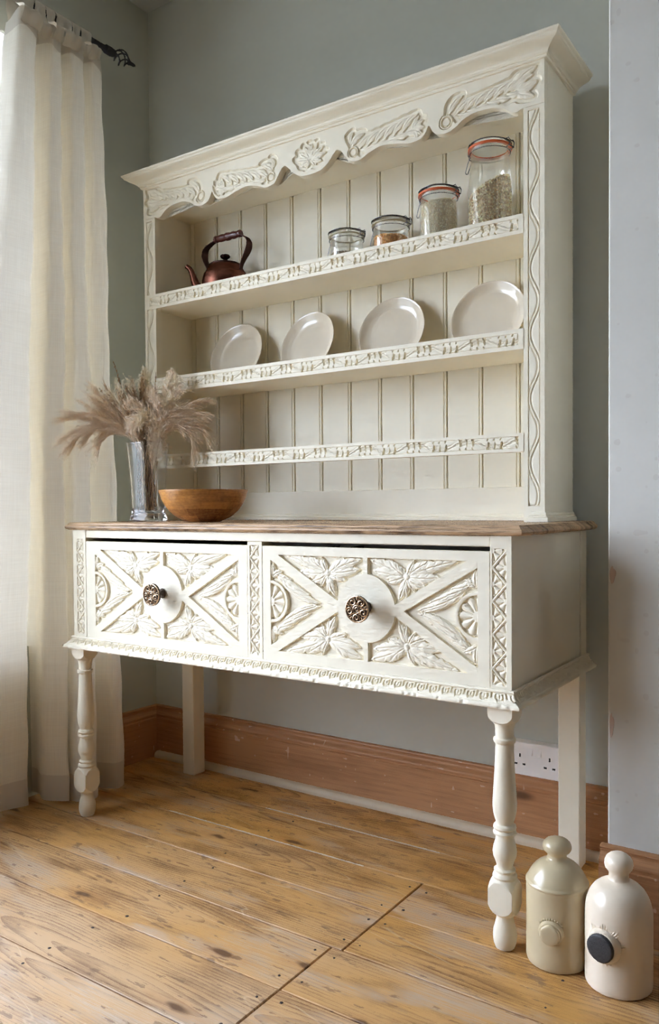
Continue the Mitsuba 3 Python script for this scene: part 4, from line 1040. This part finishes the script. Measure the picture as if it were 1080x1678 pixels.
def stalk(tip, seed, kind, label, group):
    rs = np.random.default_rng(seed)
    base = np.array([vx + rs.uniform(-0.019, 0.019), vy + rs.uniform(-0.019, 0.019), ZT + 0.030])
    tip = np.array(tip, float)
    dxy = (tip - [vx, vy, 0])[:2]; dxy = dxy / (np.linalg.norm(dxy) + 1e-9)
    rim = np.array([vx + dxy[0] * 0.030, vy + dxy[1] * 0.030, RIM])
    s = spline([base, base * 0.4 + rim * 0.6, rim, rim * 0.5 + tip * 0.5 + [0, 0, 0.01], tip], 36)
    k = thing('dried_stalk', label, 'dried stalk', group)
    add('stem', tube(s, np.linspace(0.0014, 0.0007, 36), 5), 'm_stalk_dark' if kind == 'spike' else 'm_stalk', k, smooth=50)
    ms = []
    if kind == 'spike':
        for t_ in np.linspace(0.68, 1, 60):
            p = s[min(35, int(t_ * 35))] + rs.normal(size=3) * 0.0013
            e = trimesh.creation.icosahedron(); e.apply_scale((0.0012, 0.0012, 0.0034)); e.apply_translation(p); ms.append(e)
        add('seed_spike', cat_(ms), 'm_spike', k)
    else:
        for _ in range(26):
            p = s[35] + rs.normal(size=3) * np.array([0.012, 0.012, 0.014])
            ms.append(tube([s[33], (s[34] + p) / 2, p], 0.0003, 3))
            e = trimesh.creation.icosahedron(); e.apply_scale(0.0020); e.apply_translation(p); ms.append(e)
        add('seed_head', cat_(ms), 'm_plume_cream', k)
for i_, (du, z, dep) in enumerate(((-0.128, 1.305, -0.03), (-0.108, 1.262, -0.02), (-0.140, 1.228, 0.0), (0.008, 1.278, 0.02), (0.066, 1.268, 0.04), (0.030, 1.245, 0.05), (-0.022, 1.235, 0.04), (0.016, 1.235, 0.08), (0.040, 1.225, 0.08), (0.004, 1.22, 0.09), (0.024, 1.215, 0.10), (0.050, 1.24, 0.06))):
    stalk(at(du, z, dep), 400 + i_, 'spike', 'thin dark brown spiky stalk sticking up out of the grasses', 'dark spikes')
for i_, (du, z, dep) in enumerate(((-0.020, 1.230, 0.06), (0.010, 1.240, 0.06), (0.026, 1.228, 0.07), (-0.034, 1.205, 0.07), (-0.010, 1.215, 0.08), (0.002, 1.19, 0.09))):
    stalk(at(du, z, dep), 430 + i_, 'seed', 'thin stalk with tiny pale round seed heads among the grasses', 'seed heads')
for i_ in range(34):                              # bare lower stems seen through the glass
    rs = np.random.default_rng(500 + i_)
    b_ = np.array([vx + rs.uniform(-0.022, 0.022), vy + rs.uniform(-0.022, 0.022), ZT + 0.027 + rs.uniform(0, 0.006)])
    a_ = rs.uniform(0, 2 * PI); q_ = rs.uniform(0.01, 0.040)
    e_ = np.array([vx + q_ * math.cos(a_), vy + q_ * math.sin(a_), RIM + rs.uniform(0.0, 0.07)])
    add('bare_stem', tube(spline([b_, (b_ + e_) / 2 + rs.normal(size=3) * 0.003, e_], 10), 0.0011, 5), ('m_stalk', 'm_stalk_dark', 'm_plume_tan')[i_ % 3], smooth=50,
        label='bare brown stem standing in the glass vase', cat='stem', group='bare stems in the vase')

# ------------------------------------------------------------------ curtain on its pole
PX, PZ = -0.138, 2.325
CU = thing('curtain', 'cream linen tab-top curtain hanging in folds at the left', 'curtain')
# plan of the folds: (y, x) at the top and at the hem
top = np.array([(-0.086, -0.150), (-0.080, -0.125), (-0.072, -0.100), (-0.050, -0.090), (-0.022, -0.096), (-0.010, -0.180), (0.006, -0.195), (0.018, -0.165), (0.030, -0.092), (0.062, -0.094), (0.072, -0.185), (0.090, -0.192), (0.100, -0.094), (0.140, -0.090), (0.148, -0.175), (0.156, -0.175), (0.166, -0.086), (0.202, -0.090), (0.216, -0.120), (0.222, -0.215)])
bot = np.array([(-0.270, -0.190), (-0.230, -0.150), (-0.180, -0.160), (-0.120, -0.170), (-0.045, -0.165), (-0.024, -0.230), (0.010, -0.262), (0.024, -0.225), (-0.010, -0.140), (0.036, -0.078), (0.044, -0.130), (0.050, -0.150), (0.050, -0.060), (0.088, -0.026), (0.120, -0.060), (0.150, -0.170), (0.166, -0.125), (0.204, -0.056), (0.236, -0.066), (0.246, -0.225)])  # last point of top and bot: unseen return, added to stop light leaking
def fold_curve(c, n):
    d = np.r_[0, np.cumsum(np.linalg.norm(np.diff(bot, axis=0), axis=1))]; d /= d[-1]
    t = np.linspace(0, 1, n)
    cc = PchipInterpolator(d, c)(t)
    return ndimage.gaussian_filter1d(cc, 2.4, axis=0, mode='nearest')
NF, NZc = 300, 150
ct, cb = fold_curve(top, NF), fold_curve(bot, NF)
ZTOP, ZHEM, ZBOT = 2.262, 0.085, 0.012
zs = np.linspace(ZBOT, ZTOP, NZc)
rs = np.random.default_rng(3)
def cloth(z0, z1, nz, off=0.0):
    zz = np.linspace(z0, z1, nz)
    h = ((zz - ZBOT) / (ZTOP - ZBOT))[None, :, None]
    s_ = h ** 1.25
    c = ct[:, None] * s_ + cb[:, None] * (1 - s_)
    uu = np.linspace(0, 1, NF)[:, None]
    wob = 0.004 * np.sin(7 * zz[None] + 9 * uu) * np.sin(PI * h[..., 0]) + 0.0016 * np.sin(31 * zz[None] + 40 * uu)
    top_sag = 0.020 * np.cos(2 * PI * (uu * 4.6)) * np.clip((h[..., 0] - 0.90) / 0.10, 0, 1) ** 2
    X = c[..., 1] + wob + off; Y = c[..., 0] + 0.5 * wob
    Z = zz[None] - top_sag + 0 * X
    hemw = 0.010 * np.sin(uu * 21) * np.clip(1 - h[..., 0] / 0.08, 0, 1)
    Z = Z + hemw * (Z > -1) * 0.6 + 0.0 * Z
    v = np.stack([X, Y, np.maximum(Z, 0.004)], -1).reshape(-1, 3)
    uv = np.stack([np.repeat(uu, len(zz), 1) * 1.4, np.repeat(zz[None], NF, 0)], -1).reshape(-1, 2)
    return trimesh.Trimesh(v, grid_faces(NF, nz), process=False), uv
m, uvc = cloth(ZHEM + 0.002, ZTOP, NZc)
add('cloth', m, 'm_linen', CU, smooth=True, uv=uvc)
m, uvc = cloth(ZBOT, ZHEM + 0.004, 16, 0.0008)
add('hem', m, 'm_hem', CU, smooth=True, uv=uvc, label='thicker stitched hem')
m, uvc = cloth(ZTOP - 0.045, ZTOP, 10, 0.0010)
add('heading_band', m, 'm_hem', CU, smooth=True, uv=uvc, label='stitched heading band')
# tabs looping over the pole
def tab(y0, y1, lean, parent):
    n = 26
    path = []
    for a in np.linspace(-0.06, PI + 0.06, 16): path.append((PX + 0.020 * math.cos(a), PZ + 0.017 * math.sin(a)))
    front = [(PX + 0.030 + lean, ZTOP - 0.030), (PX + 0.027 + lean * .8, ZTOP + 0.02), (PX + 0.021, PZ - 0.035)]
    back = [(PX - 0.021, PZ - 0.035), (PX - 0.020, ZTOP + 0.02), (PX - 0.012, ZTOP - 0.03)]
    P2 = spline(front + path + back, 44)
    ys = np.linspace(0, 1, 9)
    V = []
    for (px, pz) in P2:
        nar = 0.97 + 0.05 * abs(pz - PZ) / 0.1
        yc = (y0 + y1) / 2
        for q_ in ys: V.append((px + 0.003 * math.sin(q_ * PI * 3 + y0 * 60) * (pz < PZ - 0.01), yc + (y0 - yc + (y1 - y0) * q_) * nar, pz))
    add('tab', trimesh.Trimesh(np.array(V), grid_faces(len(P2), 9), process=False), 'm_hem', parent, smooth=True)
for (a_, b_, l_) in ((-0.078, -0.012, 0.016), (-0.010, 0.026, 0.0), (0.028, 0.059, 0.014), (0.064, 0.118, 0.016), (0.119, 0.149, 0.004), (0.152, 0.191, 0.018)):
    tab(a_, b_, l_, CU)
RP = thing('curtain_pole', 'black wrought iron curtain pole with a twisted cage finial', 'curtain pole')
y_rod = 0.262
cyl = lambda y0, y1, r, n=20: tube([(PX, y0, PZ), (PX, (y0 + y1) / 2, PZ), (PX, y1, PZ)], r, n)
add('pole', cyl(-2.3, y_rod, 0.0095), 'm_iron', RP, smooth=40)
fn = [lathe([(0, -0.002), (0.0125, -0.002), (0.0135, 0.0), (0.0135, 0.022), (0.0115, 0.025), (0.0125, 0.028), (0.0115, 0.031), (0.008, 0.034), (0.009, 0.037), (0, 0.038)], 20)]
for i_ in range(4):
    t_ = np.linspace(0, 1, 30); a_ = 2 * PI * i_ / 4 + t_ * 1.5 * PI
    r_ = 0.004 + 0.019 * np.sin(PI * t_ ** 0.85) 
    fn.append(tube(np.stack([r_ * np.cos(a_), r_ * np.sin(a_), 0.034 + 0.062 * t_], 1), 0.0024, 7))
fn.append(lathe([(0, 0.092), (0.007, 0.093), (0.0085, 0.097), (0.006, 0.101), (0.0058, 0.106), (0.0048, 0.117), (0.0025, 0.121), (0, 0.122)], 16))
m = cat_(fn)
m.apply_transform(trimesh.transformations.rotation_matrix(-PI / 2, (1, 0, 0)))
m.apply_translation((PX, y_rod, PZ))
add('finial', m, 'm_iron', RP, smooth=40, label='twisted iron cage finial')
add('bracket', cat_([tube([(XL, 0.205, PZ), (PX, 0.205, PZ)], 0.006, 12), tube([(XL, 0.205, PZ), (XL + 0.006, 0.205, PZ)], 0.025, 20)]), 'm_iron', RP, smooth=40)

# ------------------------------------------------------------------ double socket on the skirting
S = thing('wall_socket', 'white double electrical socket above the skirting board behind the right front leg', 'socket')
sx0, sx1, sz0, sz1, sy0 = 1.094, 1.240, 0.1785, 0.2645, YB - 0.032
add('back_box', box(sx0 + 0.001, sx1 - 0.001, sy0 + 0.008, YB, sz0 + 0.001, sz1 - 0.001, 0.001), 'm_plastic', S)
fpk = add('face_plate', box(sx0, sx1, sy0, sy0 + 0.009, sz0, sz1, 0.0022), 'm_plastic', S)
for cxs in (sx0 + 0.034, sx1 - 0.034):
    for (dx, dz, w_, h_) in ((0.0, 0.011, 0.0042, 0.009), (-0.011, -0.011, 0.0075, 0.0045), (0.011, -0.011, 0.0075, 0.0045)):
        add('pin_hole', box(cxs + dx - w_ / 2, cxs + dx + w_ / 2, sy0 - 0.0003, sy0 + 0.002, sz0 + 0.040 + dz - h_ / 2, sz0 + 0.040 + dz + h_ / 2), 'm_hole', fpk, label='dark pin slot')
for cxs in (sx0 + 0.0615, sx1 - 0.0615):
    add('rocker_switch', extrude([(sy0 + 0.003, sz0 + 0.054), (sy0 + 0.0005, sz0 + 0.054), (sy0 - 0.0042, sz0 + 0.0545), (sy0 - 0.0005, sz0 + 0.073), (sy0 + 0.003, sz0 + 0.073)], 'x', cxs - 0.0055, cxs + 0.0055), 'm_plastic', fpk)

# ------------------------------------------------------------------ stoneware hot water bottles
def bottle(cx, cy, prof, m_, lab, turn, zc, capr, capm, caplab, emb):
    B = thing('stoneware_bottle', lab, 'bottle')
    add('body', lathe(prof, 64, (cx, cy, 0)), m_, B, smooth=22)
    v = (CAM - [cx, cy, 0])[:2]; a = math.atan2(v[1], v[0]) + turn
    d_, s_ = np.array([math.cos(a), math.sin(a), 0]), np.array([-math.sin(a), math.cos(a), 0])
    rb = np.interp(zc, prof[:, 1][:len(prof)], prof[:, 0])
    M = np.eye(4); M[:3, 0], M[:3, 1], M[:3, 2] = s_, (0, 0, 1), d_; M[:3, 3] = np.array([cx, cy, zc]) + d_ * (rb - 0.006)
    col = lathe([(capr * 1.28, 0.0), (capr * 1.22, 0.008), (capr * 1.08, 0.0125), (capr * 0.9, 0.0135), (0, 0.0135)], 40); col.apply_transform(M)
    add('filler_collar', col, m_, B, smooth=35)
    cap = lathe(smooth_prof([(capr * 0.9, 0.010), (capr, 0.0125), (capr * 1.0, 0.0175), (capr * 0.93, 0.0195), (capr * 0.5, 0.0208), (0, 0.0212)], 24), 44); cap.apply_transform(M)
    add('stopper', cap, capm, B, smooth=40, label=caplab)
    ms = []
    for (ang, r0, r1, w_) in emb:
        # little ridges on the curved wall round the filler
        p = []
        for r_ in np.linspace(r0, r1, 5):
            lx, lz = r_ * math.cos(ang), r_ * math.sin(ang)
            th = lx / rb
            p.append(np.array([cx, cy, zc + lz]) + (rb + 0.0002) * (d_ * math.cos(th) + s_ * math.sin(th)))
        ms.append(tube(p, np.array([0.6, 1, 1, 0.9, 0.4]) * w_, 6))
    add('embossing', cat_(ms), m_, B, smooth=50, label='ridged embossing round the stopper')
    return B
p1 = smooth_prof([(0, 0.0), (0.050, 0.0), (0.0565, 0.003), (0.0580, 0.010), (0.0580, 0.150)], 30)
p1b = np.array([(0.0590, 0.1520), (0.0590, 0.1545), (0.0580, 0.1565), (0.0560, 0.1585)])
p1c = smooth_prof([(0.0560, 0.1585), (0.048, 0.174), (0.036, 0.187), (0.0225, 0.195), (0.0185, 0.199), (0.0178, 0.204), (0.0205, 0.2085), (0.0255, 0.2135), (0.0272, 0.219), (0.0255, 0.226), (0.0185, 0.233), (0.009, 0.236), (0, 0.2365)], 50)
bottle(1.384, 0.030, np.vstack([p1, p1b, p1c[1:]]), 'm_stone1', 'tan stoneware bottle with a sharp sloping shoulder beside the right front dresser leg', -0.20, 0.078, 0.0185, 'm_stone1', 'plain tan round stopper',
       [(a_, 0.0235, 0.0275, 0.0016) for a_ in np.linspace(0.5, 2.6, 12)])
p2 = smooth_prof([(0, 0.0), (0.051, 0.0), (0.0578, 0.003), (0.0590, 0.010), (0.0590, 0.128), (0.0580, 0.142), (0.0545, 0.157), (0.047, 0.172), (0.036, 0.183), (0.0245, 0.190), (0.0182, 0.195), (0.0172, 0.202), (0.0190, 0.208), (0.0235, 0.213), (0.0252, 0.2205), (0.0240, 0.228), (0.0175, 0.2365), (0.009, 0.2405), (0, 0.241)], 90)
fan = [(a_, 0.027, 0.027 + 0.013 * (0.65 + 0.35 * math.sin(a_ * 9)), 0.0013) for a_ in np.linspace(0.15, 2.7, 22)] + [(a_, 0.027, 0.034, 0.0014) for a_ in np.linspace(4.0, 5.6, 8)]
bottle(1.503, 0.015, p2, 'm_stone2', 'cream stoneware bottle with rounded shoulders and a black stopper, by the chimney breast', -0.46, 0.091, 0.0245, 'm_black', 'black knurled round stopper', fan)
